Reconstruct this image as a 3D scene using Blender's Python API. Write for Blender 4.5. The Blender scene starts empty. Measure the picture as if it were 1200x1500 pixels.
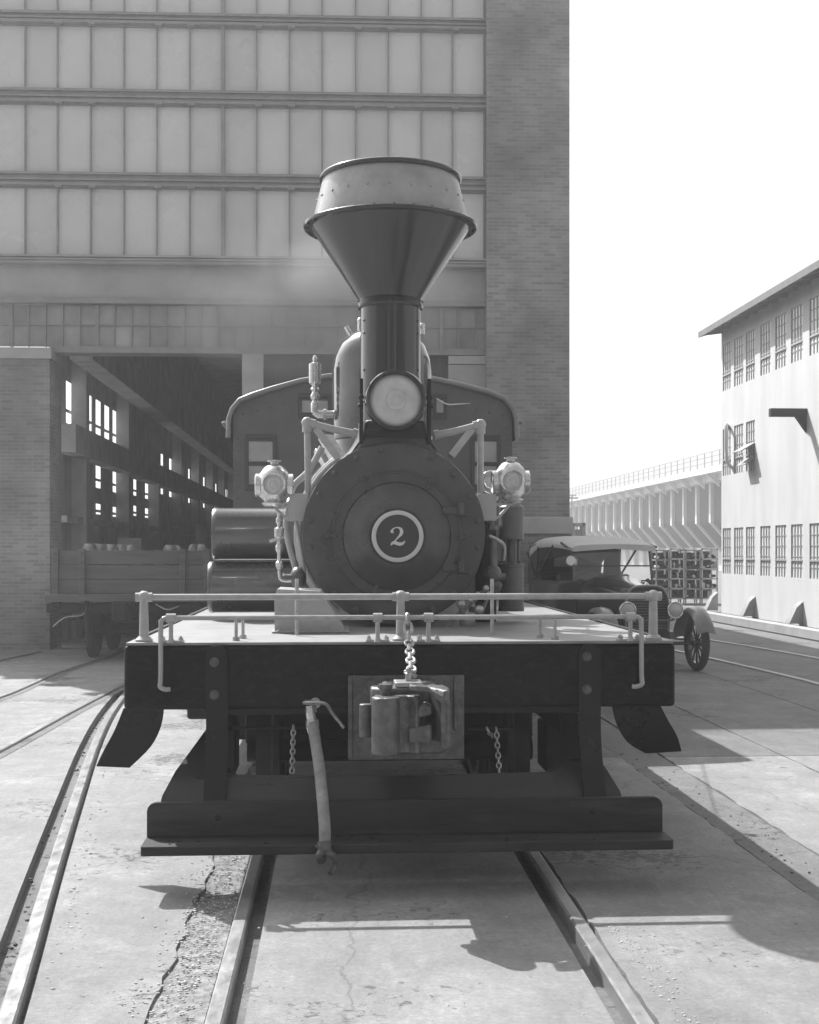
import bpy, bmesh, math, random
from mathutils import Vector, Matrix
R = math.radians
rnd = random.Random(7)
S = bpy.context.scene
col = S.collection
# ------------------------------------------------------------------ camera, world, sun, exposure
F, CX, HY, CH = 1900.0, 600.0, 806.0, 1.65       # focal length (px of the 1200x1500 print), axis, horizon, lens height
cd = bpy.data.cameras.new('camera'); cam = bpy.data.objects.new('camera', cd); col.objects.link(cam)
cam.location = (0, 0, CH); cam.rotation_euler = (R(90), 0, 0)
cd.sensor_fit = 'HORIZONTAL'; cd.sensor_width = 36; cd.lens = 36 * F / 1200
cd.shift_y = (HY - 750) / 1200; cd.clip_start = .1; cd.clip_end = 3000
S.camera = cam
SUNV = Vector((.56, -.73, -1)).normalized()      # direction the light travels
EL = math.asin(-SUNV.z); AZ = math.atan2(-SUNV.x, -SUNV.y)
W = bpy.data.worlds.new('World'); S.world = W; W.use_nodes = True
nt = W.node_tree; nt.nodes.clear()
sky = nt.nodes.new('ShaderNodeTexSky'); sky.sky_type = 'NISHITA'; sky.sun_disc = False
sky.sun_elevation = EL; sky.sun_rotation = AZ; sky.air_density = 1.5; sky.dust_density = 4.0; sky.ozone_density = 1
bw = nt.nodes.new('ShaderNodeRGBToBW'); bg = nt.nodes.new('ShaderNodeBackground'); bg.inputs[1].default_value = .145
wo = nt.nodes.new('ShaderNodeOutputWorld')
nt.links.new(sky.outputs[0], bw.inputs[0]); nt.links.new(bw.outputs[0], bg.inputs[0]); nt.links.new(bg.outputs[0], wo.inputs[0])
sd = bpy.data.lights.new('sun', 'SUN'); sd.energy = 5.0; sd.angle = R(.5); sd.color = (1, 1, 1)
sun = bpy.data.objects.new('sun', sd); col.objects.link(sun); sun.location = (-20, 30, 40)
sun.rotation_euler = SUNV.to_track_quat('-Z', 'Y').to_euler()
S.view_settings.view_transform = 'Standard'; S.view_settings.look = 'None'
S.view_settings.exposure = 0.7; S.view_settings.gamma = 1
HAZE = .0028

# ------------------------------------------------------------------ frames
class Frame:
    def __init__(s, px, Z, th):
        s.o = Vector(((px - CX) / F * Z, Z, 0)); s.th = th
        s.r = Vector((math.cos(th), math.sin(th), 0)); s.f = Vector((-math.sin(th), math.cos(th), 0))
    def P(s, px, py, y):                          # local point of the picture point on the plane local y
        d = Vector(((px - CX) / F, 1, (HY - py) / F))
        t = (y + s.o.dot(s.f)) / d.dot(s.f)
        p = d * t - s.o
        return Vector((p.dot(s.r), y, d.z * t + CH))
    def w(s, x, y, z=0):
        p = s.o + s.r * x + s.f * y; return Vector((p.x, p.y, z))
def G(px, py, z=0):
    Z = (CH - z) * F / (py - HY); return Vector(((px - CX) / F * Z, Z, z))

# ------------------------------------------------------------------ materials (all neutral: the place is known from a monochrome print)
def g(v): return (v, v, v, 1)
MATS = {}
def mat(name, v, rough=.6, metal=0., var=.0, scale=6., bump=0., bscale=40., coat=0., stretch=(1,1,1), rvar=0.,
        stain=0., stain_v=.05, stain_scale=1.2, spec=.5):
    if name in MATS: return MATS[name]
    m = bpy.data.materials.new(name); m.use_nodes = True; t = m.node_tree; n = t.nodes; L = t.links
    b = n['Principled BSDF']; b.inputs['Base Color'].default_value = g(v); b.inputs['Roughness'].default_value = rough
    b.inputs['Metallic'].default_value = metal; b.inputs['Coat Weight'].default_value = coat; b.inputs['Coat Roughness'].default_value = .12
    b.inputs['Specular IOR Level'].default_value = spec
    tc = n.new('ShaderNodeTexCoord'); mp = n.new('ShaderNodeMapping'); mp.inputs['Scale'].default_value = stretch
    L.new(tc.outputs['Object'], mp.inputs[0])
    def noise(sc, det=6, ro=.6):
        k = n.new('ShaderNodeTexNoise'); k.inputs['Scale'].default_value = sc; k.inputs['Detail'].default_value = det
        k.inputs['Roughness'].default_value = ro; L.new(mp.outputs[0], k.inputs['Vector']); return k
    out = None
    if var:
        k = noise(scale); r = n.new('ShaderNodeMapRange'); r.inputs['From Min'].default_value = .25; r.inputs['From Max'].default_value = .75
        r.inputs['To Min'].default_value = v * (1 - var); r.inputs['To Max'].default_value = v * (1 + var)
        L.new(k.outputs[0], r.inputs[0]); out = r.outputs[0]
    if stain:
        k = noise(stain_scale, 9, .7); r = n.new('ShaderNodeMapRange'); r.inputs['From Min'].default_value = .5; r.inputs['From Max'].default_value = .68
        r.inputs['To Max'].default_value = stain; L.new(k.outputs[0], r.inputs[0])
        mx = n.new('ShaderNodeMix'); mx.data_type = 'FLOAT'; L.new(r.outputs[0], mx.inputs[0])
        if out: L.new(out, mx.inputs[2])
        else: mx.inputs[2].default_value = v
        mx.inputs[3].default_value = stain_v; out = mx.outputs[0]
    if out: L.new(out, b.inputs['Base Color'])
    if rvar:
        k = noise(scale * .7); r = n.new('ShaderNodeMapRange'); r.inputs['From Min'].default_value = .3; r.inputs['From Max'].default_value = .7
        r.inputs['To Min'].default_value = max(.03, rough - rvar); r.inputs['To Max'].default_value = min(1, rough + rvar)
        L.new(k.outputs[0], r.inputs[0]); L.new(r.outputs[0], b.inputs['Roughness'])
    if bump:
        k = noise(bscale, 5); bn = n.new('ShaderNodeBump'); bn.inputs['Strength'].default_value = bump; bn.inputs['Distance'].default_value = .01
        L.new(k.outputs[0], bn.inputs['Height']); L.new(bn.outputs[0], b.inputs['Normal'])
    MATS[name] = m; return m
def vary(m, lo, hi):
    t = m.node_tree; b = t.nodes['Principled BSDF']; lk = b.inputs['Base Color'].links[0]; src = lk.from_socket
    ge = t.nodes.new('ShaderNodeNewGeometry'); r = t.nodes.new('ShaderNodeMapRange'); r.inputs['To Min'].default_value = lo; r.inputs['To Max'].default_value = hi
    t.links.new(ge.outputs['Random Per Island'], r.inputs[0]); q = t.nodes.new('ShaderNodeMath'); q.operation = 'MULTIPLY'
    t.links.new(src, q.inputs[0]); t.links.new(r.outputs[0], q.inputs[1]); t.links.new(q.outputs[0], b.inputs['Base Color'])
def brick(name, v, mortar, axis='xz'):
    m = bpy.data.materials.new(name); m.use_nodes = True; t = m.node_tree; n = t.nodes; L = t.links
    b = n['Principled BSDF']; b.inputs['Roughness'].default_value = .9
    tc = n.new('ShaderNodeTexCoord'); sp = n.new('ShaderNodeSeparateXYZ'); cb = n.new('ShaderNodeCombineXYZ')
    L.new(tc.outputs['Object'], sp.inputs[0])
    ad = n.new('ShaderNodeMath'); ad.operation = 'ADD'; L.new(sp.outputs[0], ad.inputs[0]); L.new(sp.outputs[1], ad.inputs[1])
    L.new(ad.outputs[0], cb.inputs[0]); L.new(sp.outputs[2], cb.inputs[1])
    br = n.new('ShaderNodeTexBrick'); L.new(cb.outputs[0], br.inputs['Vector']); br.inputs['Scale'].default_value = 1
    br.inputs['Brick Width'].default_value = .21; br.inputs['Row Height'].default_value = .06; br.inputs['Mortar Size'].default_value = .007
    br.inputs['Color1'].default_value = g(v * .85); br.inputs['Color2'].default_value = g(v * 1.2); br.inputs['Mortar'].default_value = g(mortar)
    k = n.new('ShaderNodeTexNoise'); k.inputs['Scale'].default_value = .9; k.inputs['Detail'].default_value = 8; L.new(tc.outputs['Object'], k.inputs['Vector'])
    r = n.new('ShaderNodeMapRange'); r.inputs['From Min'].default_value = .3; r.inputs['From Max'].default_value = .7; r.inputs['To Min'].default_value = .55; r.inputs['To Max'].default_value = 1.25
    L.new(k.outputs[0], r.inputs[0])
    mx = n.new('ShaderNodeVectorMath'); mx.operation = 'SCALE'; L.new(br.outputs[0], mx.inputs[0]); L.new(r.outputs[0], mx.inputs['Scale'])
    L.new(mx.outputs[0], b.inputs['Base Color'])
    bn = n.new('ShaderNodeBump'); bn.inputs['Strength'].default_value = .4; bn.inputs['Distance'].default_value = .01; bn.invert = True
    L.new(br.outputs['Fac'], bn.inputs['Height']); L.new(bn.outputs[0], b.inputs['Normal'])
    return m
BLACK = mat('black_paint', .008, .32, var=.5, scale=3, rvar=.12, bump=.06, bscale=60, coat=.08, spec=.25)
BEAMB = mat('worn_black_timber_paint', .008, .5, var=.5, scale=9, rvar=.15, bump=.25, bscale=25, stretch=(.5, 1, 1), stain=.7, stain_v=.035, stain_scale=30, spec=.15)
BOARD = mat('dark_footboard_wood', .03, .6, var=.4, scale=12, bump=.35, bscale=30, stretch=(.15, 1, 1), stain=.3, stain_v=.13, stain_scale=7, spec=.25)
GRAPH = mat('graphite_smokebox', .06, .36, var=.4, scale=3.5, rvar=.16, bump=.15, bscale=40, stain=.5, stain_v=.03, stain_scale=5)
STACKM = mat('stack_black_enamel', .016, .16, var=.35, scale=4, rvar=.1, coat=.35)
BAND = mat('grey_stack_band', .3, .3, var=.25, scale=5, rvar=.1, bump=.05)
CABM = mat('cab_steel_paint', .085, .45, var=.25, scale=4, rvar=.1, bump=.1)
PIPE = mat('light_painted_pipe', .36, .24, var=.15, scale=20, bump=.1, bscale=60)
STEEL = mat('bare_steel', .4, .35, .7, var=.3, scale=14, rvar=.12, bump=.2)
CASTI = mat('rough_casting', .11, .36, .45, var=.5, scale=16, bump=.7, bscale=45, stain=.5, stain_v=.2, stain_scale=18)
IRON = mat('dark_iron', .014, .55, .0, var=.4, scale=10, bump=.3, spec=.25)
BRASS = mat('polished_brass', .62, .25, .8, var=.2, scale=20, rvar=.1)
DECK = mat('deck_plate', .23, .5, .0, var=.3, scale=5, bump=.2, bscale=30, stain=.4, stain_v=.2, stain_scale=5)
DOME = mat('dome_enamel', .09, .1, .6, var=.5, scale=3, rvar=.04, coat=.5)
WHITE = mat('white_paint', .75, .5, var=.06, scale=30)
RUBBER = mat('old_rubber_hose', .24, .7, var=.3, scale=20, bump=.5, bscale=60, stain=.5, stain_v=.42, stain_scale=8)
LENS = mat('lamp_lens', .48, .16, .0, var=.22, scale=9, rvar=.05, coat=.6)
REFL = mat('lamp_reflector', .8, .15, .9)
GLASS = mat('dark_window_glass', .12, .08, 0, var=.3, scale=2, coat=.5)
CABGL = mat('pale_cab_glass', .3, .12, 0, var=.3, scale=3, coat=.5)
FROST = mat('ribbed_factory_glass', .56, .3, 0, var=.1, scale=.8, rvar=.1, coat=.3)
TGLASS = mat('dusty_transom_glass', .26, .3, 0, var=.5, scale=.9, coat=.3)
vary(FROST, .84, 1.08); vary(TGLASS, .8, 1.15)
SASH = mat('steel_sash', .24, .6, var=.2, scale=4)
TRIM = mat('painted_steel_trim', .34, .6, var=.2, scale=1.5)
STONE = mat('concrete_trim', .4, .8, var=.15, scale=3, bump=.3)
BRICK = brick('brick_wall', .25, .31)
DARKI = mat('dark_interior', .42, .9, var=.3, scale=2)
STUCCO = mat('white_stucco', .56, .85, var=.12, scale=1.1, bump=.2, bscale=20, stain=.15, stain_v=.42, stain_scale=1.3, stretch=(1, 1.4, .35))
ROOFM = mat('roof_edge', .16, .8, var=.2)
CONC = mat('viaduct_concrete', .55, .85, var=.15, scale=.6)
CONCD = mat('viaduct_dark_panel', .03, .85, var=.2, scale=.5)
WOODG = mat('weathered_grey_timber', .13, .75, var=.35, scale=3, bump=.4, bscale=14, stretch=(.3, 1, 3))
RAILM = mat('worn_rail_steel', .33, .36, .5, var=.12, scale=30, stretch=(1, .4, 1), rvar=.1, bump=.1)
GRAV = mat('gravel_dirt', .2, .95, var=.6, scale=22, bump=1, bscale=60)
CANV = mat('pale_canvas', .6, .85, var=.1, scale=6, bump=.2, bscale=60)
CARB = mat('car_enamel', .02, .15, var=.2, scale=2, coat=.8)
NICK = mat('nickel_plate', .75, .18, .95)
TYRE = mat('tyre_rubber', .045, .8, var=.3, bump=.3)

def ground_mat(name, v, dark, seed):
    m = bpy.data.materials.new(name); m.use_nodes = True; t = m.node_tree; n = t.nodes; L = t.links
    b = n['Principled BSDF']; b.inputs['Roughness'].default_value = .85
    tc = n.new('ShaderNodeTexCoord'); mp = n.new('ShaderNodeMapping'); mp.inputs['Location'].default_value = (seed, seed * 2, 0); L.new(tc.outputs['Object'], mp.inputs[0])
    def noise(sc, det=8, ro=.62, dist=0, vec=None):
        k = n.new('ShaderNodeTexNoise'); k.inputs['Scale'].default_value = sc; k.inputs['Detail'].default_value = det; k.inputs['Roughness'].default_value = ro
        k.inputs['Distortion'].default_value = dist; L.new(vec or mp.outputs[0], k.inputs['Vector']); return k.outputs[0]
    def rng(i, a, c, lo, hi):
        r = n.new('ShaderNodeMapRange'); r.inputs['From Min'].default_value = a; r.inputs['From Max'].default_value = c
        r.inputs['To Min'].default_value = lo; r.inputs['To Max'].default_value = hi; L.new(i, r.inputs[0]); return r.outputs[0]
    def mul(a, c):
        q = n.new('ShaderNodeMath'); q.operation = 'MULTIPLY'; L.new(a, q.inputs[0]); L.new(c, q.inputs[1]); return q.outputs[0]
    m2 = n.new('ShaderNodeMapping'); m2.inputs['Scale'].default_value = (1, .35, 1); m2.inputs['Rotation'].default_value = (0, 0, R(70)); L.new(tc.outputs['Object'], m2.inputs[0])
    big = rng(noise(.4, 12, .7), .35, .65, .80, 1.08)
    mid = rng(noise(1.7, 12, .78, .5), .36, .64, .80, 1.10)
    strk = rng(noise(9, 8, .75, .4, m2.outputs[0]), .35, .65, .86, 1.06)
    fine = rng(noise(38, 8, .9), .36, .64, .74, 1.14)
    pale = rng(noise(2.1, 12, .8, .3), .54, .58, 1, 1.16)
    ad = n.new('ShaderNodeMath'); ad.operation = 'ADD'; L.new(noise(16, 10, .8, .4), ad.inputs[0]); L.new(noise(.8, 4, .5), ad.inputs[1])
    spots = rng(ad.outputs[0], 1.14, 1.18, 1, dark * .8)
    wet = rng(noise(1.1, 12, .8, .3), .60, .63, 1, .80)
    spk = rng(noise(21, 4, .9), .64, .67, 1, .55)
    vo = n.new('ShaderNodeTexVoronoi'); vo.feature = 'DISTANCE_TO_EDGE'; vo.inputs['Scale'].default_value = .38; vo.inputs['Randomness'].default_value = 1
    wv = n.new('ShaderNodeVectorMath'); wv.operation = 'ADD'; nz = n.new('ShaderNodeTexNoise'); nz.inputs['Scale'].default_value = 2.2; nz.inputs['Detail'].default_value = 8
    L.new(mp.outputs[0], nz.inputs['Vector']); sc_ = n.new('ShaderNodeVectorMath'); sc_.operation = 'SCALE'; sc_.inputs['Scale'].default_value = .5; L.new(nz.outputs['Color'], sc_.inputs[0])
    L.new(mp.outputs[0], wv.inputs[0]); L.new(sc_.outputs[0], wv.inputs[1]); L.new(wv.outputs[0], vo.inputs['Vector'])
    crk = rng(vo.outputs['Distance'], .001, .004, .75, 1)
    o = mul(mul(mul(mul(big, mid), mul(strk, fine)), mul(spots, spk)), mul(mul(pale, wet), crk))
    q = n.new('ShaderNodeMath'); q.operation = 'MULTIPLY'; q.inputs[1].default_value = v; L.new(o, q.inputs[0]); L.new(q.outputs[0], b.inputs['Base Color'])
    bn = n.new('ShaderNodeBump'); bn.inputs['Strength'].default_value = .7; bn.inputs['Distance'].default_value = .012
    L.new(mul(fine, mul(spots, strk)), bn.inputs['Height']); L.new(bn.outputs[0], b.inputs['Normal'])
    return m
PAVE = ground_mat('worn_concrete_paving', .32, .55, 0)
PAVD = ground_mat('dull_grey_paving', .21, .6, 5)
DIRT = ground_mat('oily_dirt', .2, .5, 9)

# ------------------------------------------------------------------ mesh builder
class MB:
    def __init__(s): s.b = bmesh.new()
    def face(s, vs):
        try: s.b.faces.new(vs)
        except ValueError: pass
    def box(s, x0, x1, y0, y1, z0, z1):
        v = [s.b.verts.new((x, y, z)) for z in (z0, z1) for y in (y0, y1) for x in (x0, x1)]
        for q in ((0,2,3,1),(4,5,7,6),(0,1,5,4),(2,6,7,3),(0,4,6,2),(1,3,7,5)): s.face([v[i] for i in q])
        return s
    def bar(s, a, b, w, h, up=(0,0,1)):            # rectangular bar from a to b
        a, b = Vector(a), Vector(b); d = (b - a).normalized(); u = Vector(up)
        if abs(d.dot(u)) > .95: u = Vector((0, 1, 0))
        sx = d.cross(u).normalized() * w / 2; sz = sx.cross(d).normalized() * h / 2
        v = [s.b.verts.new(p + i * sx + j * sz) for p in (a, b) for i, j in ((-1,-1),(1,-1),(1,1),(-1,1))]
        for q in ((0,1,2,3),(7,6,5,4),(0,4,5,1),(1,5,6,2),(2,6,7,3),(3,7,4,0)): s.face([v[i] for i in q])
        return s
    def rings(s, rings, closed=False, cap=True):
        R_ = [[s.b.verts.new(p) for p in r] for r in rings]; n = len(R_[0])
        for i in range(len(R_) - (0 if closed else 1)):
            A, B = R_[i], R_[(i + 1) % len(R_)]
            for k in range(n): s.face([A[k], A[(k+1) % n], B[(k+1) % n], B[k]])
        if cap and not closed: s.face(R_[0][::-1]); s.face(R_[-1])
        return s
    def tube(s, pts, r, n=12, cap=True):
        pts = [Vector(p) for p in pts]; rs = r if isinstance(r, (list, tuple)) else [r] * len(pts)
        out = []; u = None
        for i, p in enumerate(pts):
            d = (pts[min(i+1, len(pts)-1)] - pts[max(i-1, 0)]).normalized()
            if u is None: u = d.orthogonal().normalized()
            else: u = (u - d * u.dot(d)); u = u.normalized() if u.length > 1e-5 else d.orthogonal().normalized()
            w = d.cross(u)
            out.append([p + (u * math.cos(2*math.pi*k/n) + w * math.sin(2*math.pi*k/n)) * rs[i] for k in range(n)])
        return s.rings(out, cap=cap)
    def cyl(s, a, b, r, r2=None, n=24): return s.tube([a, b], [r, r if r2 is None else r2], n)
    def lathe(s, prof, o=(0,0,0), ax='z', n=48, closed=False):   # prof: (radius, height along axis)
        o = Vector(o); out = []
        for r, h in prof:
            ring = []
            for k in range(n):
                c, q = math.cos(2*math.pi*k/n) * r, math.sin(2*math.pi*k/n) * r
                ring.append(o + {'z': Vector((c, q, h)), 'y': Vector((c, h, q)), 'x': Vector((h, c, q))}[ax])
            out.append(ring)
        return s.rings(out, closed=closed, cap=not closed)
    def prism(s, poly, vec):
        vec = Vector(vec); a = [s.b.verts.new(p) for p in poly]; b = [s.b.verts.new(Vector(p) + vec) for p in poly]
        s.face(a[::-1]); s.face(b); n = len(a)
        for k in range(n): s.face([a[k], a[(k+1) % n], b[(k+1) % n], b[k]])
        return s
    def ball(s, c, r, n=16, sc=(1,1,1)):
        M = Matrix.Translation(c) @ Matrix.Diagonal((sc[0], sc[1], sc[2], 1))
        bmesh.ops.create_uvsphere(s.b, u_segments=n, v_segments=max(6, n * 2 // 3), radius=r, matrix=M); return s
    def hexa(s, a, b, r): return s.tube([a, b], r, 6)
    def torus(s, c, Rr, r, ax='y', n=40, m=10):
        c = Vector(c); out = []
        for i in range(n):
            t = 2*math.pi*i/n; e = {'y': Vector((math.cos(t), 0, math.sin(t))), 'z': Vector((math.cos(t), math.sin(t), 0)), 'x': Vector((0, math.cos(t), math.sin(t)))}[ax]
            f = {'y': Vector((0,1,0)), 'z': Vector((0,0,1)), 'x': Vector((1,0,0))}[ax]
            out.append([c + e * (Rr + r * math.cos(2*math.pi*k/m)) + f * r * math.sin(2*math.pi*k/m) for k in range(m)])
        return s.rings(out, closed=True)
    def build(s, name, m, parent=None, bevel=0., ang=35, seg=2, **kw):
        bmesh.ops.recalc_face_normals(s.b, faces=s.b.faces)
        for f in s.b.faces: f.smooth = True
        for e in s.b.edges:
            if len(e.link_faces) == 2 and e.calc_face_angle(0) > R(ang): e.smooth = False
        me = bpy.data.meshes.new(name); s.b.to_mesh(me); s.b.free(); me.materials.append(m)
        o = bpy.data.objects.new(name, me); col.objects.link(o)
        if parent: o.parent = parent
        if bevel:
            q = o.modifiers.new('bevel', 'BEVEL'); q.width = bevel; q.segments = seg; q.limit_method = 'ANGLE'; q.angle_limit = R(40)
        tag(o, **kw); return o
def tag(o, label=None, cat=None, group=None, kind=None):
    if label: o['label'] = label
    if cat: o['category'] = cat
    if group: o['group'] = group
    if kind: o['kind'] = kind
    return o
def thing(name, loc, rz, label, cat, group=None):
    o = bpy.data.objects.new(name, None); col.objects.link(o); o.location = loc; o.rotation_euler = (0, 0, rz); o.empty_display_size = .3
    return tag(o, label, cat, group)
def copy_tree(o, parent=None):
    c = o.copy(); col.objects.link(c); c.parent = parent
    for ch in [q for q in bpy.data.objects if q.parent == o]: copy_tree(ch, c)
    return c
def curve(pts, n=8):                               # Catmull-Rom
    P = [Vector(p) for p in pts]; P = [P[0]] + P + [P[-1]]; out = []
    for i in range(1, len(P) - 2):
        for k in range(n):
            t = k / n; a, b, c, d = P[i-1], P[i], P[i+1], P[i+2]
            out.append(.5 * ((2*b) + (c - a) * t + (2*a - 5*b + 4*c - d) * t*t + (3*b - a - 3*c + d) * t**3))
    return out + [P[-2]]

# ================================================================== GROUND AND TRACKS
TH = R(3.25)
LF = Frame(585, 6.67, TH)                          # locomotive frame: origin under the middle of the beam's front
LO = LF.w
MB().box(-900, 900, -300, 1500, -.6, -.06).build('ground', DIRT, kind='structure')
def slab(name, poly, m, jit=0., z=0., dep=.07):
    b = MB(); pts = []
    n = len(poly)
    for i in range(n):
        a, c = Vector(poly[i]), Vector(poly[(i+1) % n]); L_ = (c - a).length
        st = 1
        if jit and min(a.y, c.y) < 16 and L_ > 1: st = int(min(L_, 40) / .12)
        for k in range(st):
            p = a.lerp(c, k / st)
            if k: p += Vector((rnd.uniform(-jit, jit), rnd.uniform(-jit, jit) * .3, 0))
            pts.append(Vector((p.x, p.y, z - dep)))
    b.prism(pts, (0, 0, dep))
    bmesh.ops.triangulate(b.b, faces=[f for f in b.b.faces if len(f.verts) > 4])
    return b.build(name, m, kind='structure', ang=30)
railA = [Vector((x_, z_, 0)) for z_, x_ in ((2.4, -1.0), (4.8, -1.46), (6.4, -1.78), (8.4, -2.17), (11.2, -2.70), (13.7, -3.1), (17, -3.5), (21, -3.85), (24, -4.0))]
def off(pl, d):
    out = []
    for i, p in enumerate(pl):
        t = (pl[min(i+1, len(pl)-1)] - pl[max(i-1, 0)]).normalized(); out.append(p + Vector((t.y, -t.x, 0)) * d)
    return out
AC = curve(railA, 4)
# between curved rail and main left rail
yy0, yy1 = -7, 26
slab('pavement', [LO(-.98, yy0), LO(-.98, yy1)] + off(AC, .06)[::-1] + [Vector((-1.2, 1, 0))], PAVE, .02)
# left of the curved rail: far-left apron
la = off(AC, -.13)
slab('pavement', [Vector((-30, -2, 0)), Vector((-1.45, -2, 0))] + la + [Vector((-4.4, 22, 0)), Vector((-30, 22, 0))], PAVE, .0)
slab('pavement', [LO(-.645, yy0), LO(-.645, 60), LO(.645, 60), LO(.645, yy0)][::-1], PAVE, .0)
slab('pavement', [LO(.80, yy0), LO(1.93, yy0), LO(1.93, 3.55), LO(.80, 3.55)], PAVE, .008)
slab('pavement', [LO(.80, 3.56), LO(1.93, 3.56), LO(1.93, 40), LO(.80, 40)], PAVD, .006)
slab('pavement', [LO(2.29, yy0), LO(3.25, yy0), LO(3.25, 3.55), LO(2.29, 3.55)], PAVE, .014)
slab('pavement', [LO(3.265, yy0), LO(14, yy0), LO(14, 3.55), LO(3.265, 3.55)], PAVE, .0)
slab('pavement', [LO(2.30, 3.565), LO(3.25, 3.565), LO(3.25, 24), LO(2.30, 24)], PAVD, .006)
slab('pavement', [LO(3.265, 3.565), LO(4.6, 3.565), LO(4.6, 24), LO(3.265, 24)], PAVD, .0)
slab('pavement', [LO(4.615, 3.565), LO(7.6, 3.565), LO(7.6, 24), LO(4.615, 24)], PAVD, .0)
slab('dirt_strip', [LO(1.94, yy0), LO(1.94, 20), LO(2.28, 20), LO(2.28, yy0)][::-1], DIRT, .0, z=-.005, dep=.04)
slab('gravel_strip', [LO(-1.12, yy0), LO(-1.12, 26), LO(-.79, 26), LO(-.79, yy0)][::-1], GRAV, .0, z=-.014, dep=.04)
# rails
def rail(pts, name, label=None, w=.064, top=.012, h=.12, m=RAILM):
    pts = [Vector((p.x, p.y, top - h/2)) for p in pts]; b = MB(); out = []
    for i, p in enumerate(pts):
        t = (pts[min(i+1, len(pts)-1)] - pts[max(i-1, 0)]); t.z = 0; t.normalize(); sd_ = Vector((t.y, -t.x, 0))
        pr = [(-w/2, -.02), (-w/2, h/2-.008), (-w/2+.008, h/2), (w/2-.008, h/2), (w/2, h/2-.008), (w/2, -.02), (.01, -.03), (.01, -h/2), (-.01, -h/2), (-.01, -.03)]
        out.append([p + sd_ * a + Vector((0, 0, c)) for a, c in pr])
    b.rings(out); return b.build(name, m, kind='structure')
rail([LO(-.75, -7), LO(-.75, 60)], 'rail'); rail([LO(.75, -7), LO(.75, 60)], 'rail')
rail(AC, 'rail', w=.068, top=.02)
def lay(pl, w=.07, groove=1):
    rail(pl, 'rail', w=w, top=.022, h=.03)
    b = MB(); A, B = off(pl, -w/2 - .07 * (groove > 0)), off(pl, w/2 + .07 * (groove < 0))
    gA, gB = (off(pl, w/2), off(pl, w/2 + .08)) if groove > 0 else (off(pl, -w/2 - .08), off(pl, -w/2))
    V1 = [b.b.verts.new((p.x, p.y, .004)) for p in gA]; V2 = [b.b.verts.new((p.x, p.y, .004)) for p in gB]
    for i in range(len(V1) - 1): b.face([V1[i], V1[i+1], V2[i+1], V2[i]])
    b.build('flangeway_dirt_shade', DIRT, kind='structure')  # flat dirt-toned strip standing in for the shade of an uncut groove
lay([Vector((-3.25, 6, 0)), G(20, 1090), G(100, 1046), G(182, 1003), Vector((-3.48, 30, 0))])
lay([Vector((-4.5, 6, 0)), G(20, 1015), G(80, 988), G(150, 965), Vector((-4.93, 30, 0))])
lay([Vector((-7.2, 6, 0)), Vector((-6.2, 18, 0)), Vector((-6.0, 21, 0))])
# tracks at right
lay([G(1400, 1060), G(1180, 998), G(1100, 979), G(1030, 963), G(900, 935)], .07)
lay([G(1400, 1003), G(1180, 962), G(1100, 948), G(1030, 937), G(900, 915)], .07)
for a, c in (((1025, 903), (1260, 945)),):
    p, q = G(*a), G(*c)
    MB().bar((p.x, p.y, .05), (q.x, q.y, .05), .22, .2).build('kerb', TRIM, kind='structure', bevel=.02)
# loose stones and clods along the rails
b = MB()
def pebble(x, y, r, z=0):
    M = Matrix.Translation((x, y, z)) @ Matrix.Rotation(rnd.uniform(0, 6), 4, 'Z') @ Matrix.Diagonal((rnd.uniform(.7, 1.4), rnd.uniform(.6, 1.1), rnd.uniform(.4, .8), 1))
    bmesh.ops.create_icosphere(b.b, subdivisions=1, radius=r, matrix=M)
for i in range(2600):
    y = rnd.uniform(-3.4, 4); u = rnd.gauss(0, .07)
    p = LO(-.90 + u - (.1 * rnd.random() if y < -1.8 else 0), y); pebble(p.x, p.y, rnd.uniform(.002, .008), .002 if u < -.05 else -.006)
for i in range(260):
    k = rnd.randrange(len(AC) - 1); p = AC[k].lerp(AC[k+1], rnd.random()); pebble(p.x + .1 + abs(rnd.gauss(0, .07)), p.y, rnd.uniform(.003, .01), .001)
for i in range(260):
    p = LO(.86 + abs(rnd.gauss(0, .08)), rnd.uniform(-3.4, -1)); pebble(p.x, p.y, rnd.uniform(.002, .007), .001)
for i in range(60):
    p = LO(rnd.uniform(-2, 2), rnd.uniform(-3.3, -.5)); pebble(p.x, p.y, rnd.uniform(.002, .006), .001)
b.build('gravel', mat('pale_gravel', .42, .9, var=.4, scale=30), kind='stuff', ang=10)
b = MB()
for i in range(300):
    s_ = rnd.choice((1.95, 2.27, 2.1)); p = LO(s_ + rnd.gauss(0, .07), rnd.uniform(-3, 5)); pebble(p.x, p.y, rnd.choice((.002, .003, .004, .006, .010)) * rnd.uniform(.7, 1.2), -.004)
for i in range(70):
    k = rnd.randrange(len(AC) - 1); p = AC[k].lerp(AC[k+1], rnd.random()); pebble(p.x - .08 + rnd.gauss(0, .02), p.y, rnd.uniform(.006, .015), -.03)
b.build('cinders', mat('dark_cinders', .06, .9, var=.4, scale=30), kind='stuff', ang=10)

# ================================================================== MACHINE SHOP
BF = Frame(600, 22.0, R(2.5))
BP = BF.P
shop = thing('machine_shop', BF.w(0, 0), BF.th, 'tall brick and glass factory shop with large open doorway behind the locomotive', 'building')
def bx(name, m, px0, px1, py0, py1, y0=0, y1=.5, bevel=0, **k):      # facade piece by picture rectangle on the facade plane
    a, c = BP(px0, py0, 0), BP(px1, py1, 0)
    return MB().box(a.x, c.x, y0, y1, c.z, a.z).build(name, m, shop, bevel=bevel, **k)
Xl, Xr = BP(-180, 0, 0).x, BP(831, 0, 0).x
xp0 = BP(711, 0, 0).x; TOP = 13.0
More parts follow.
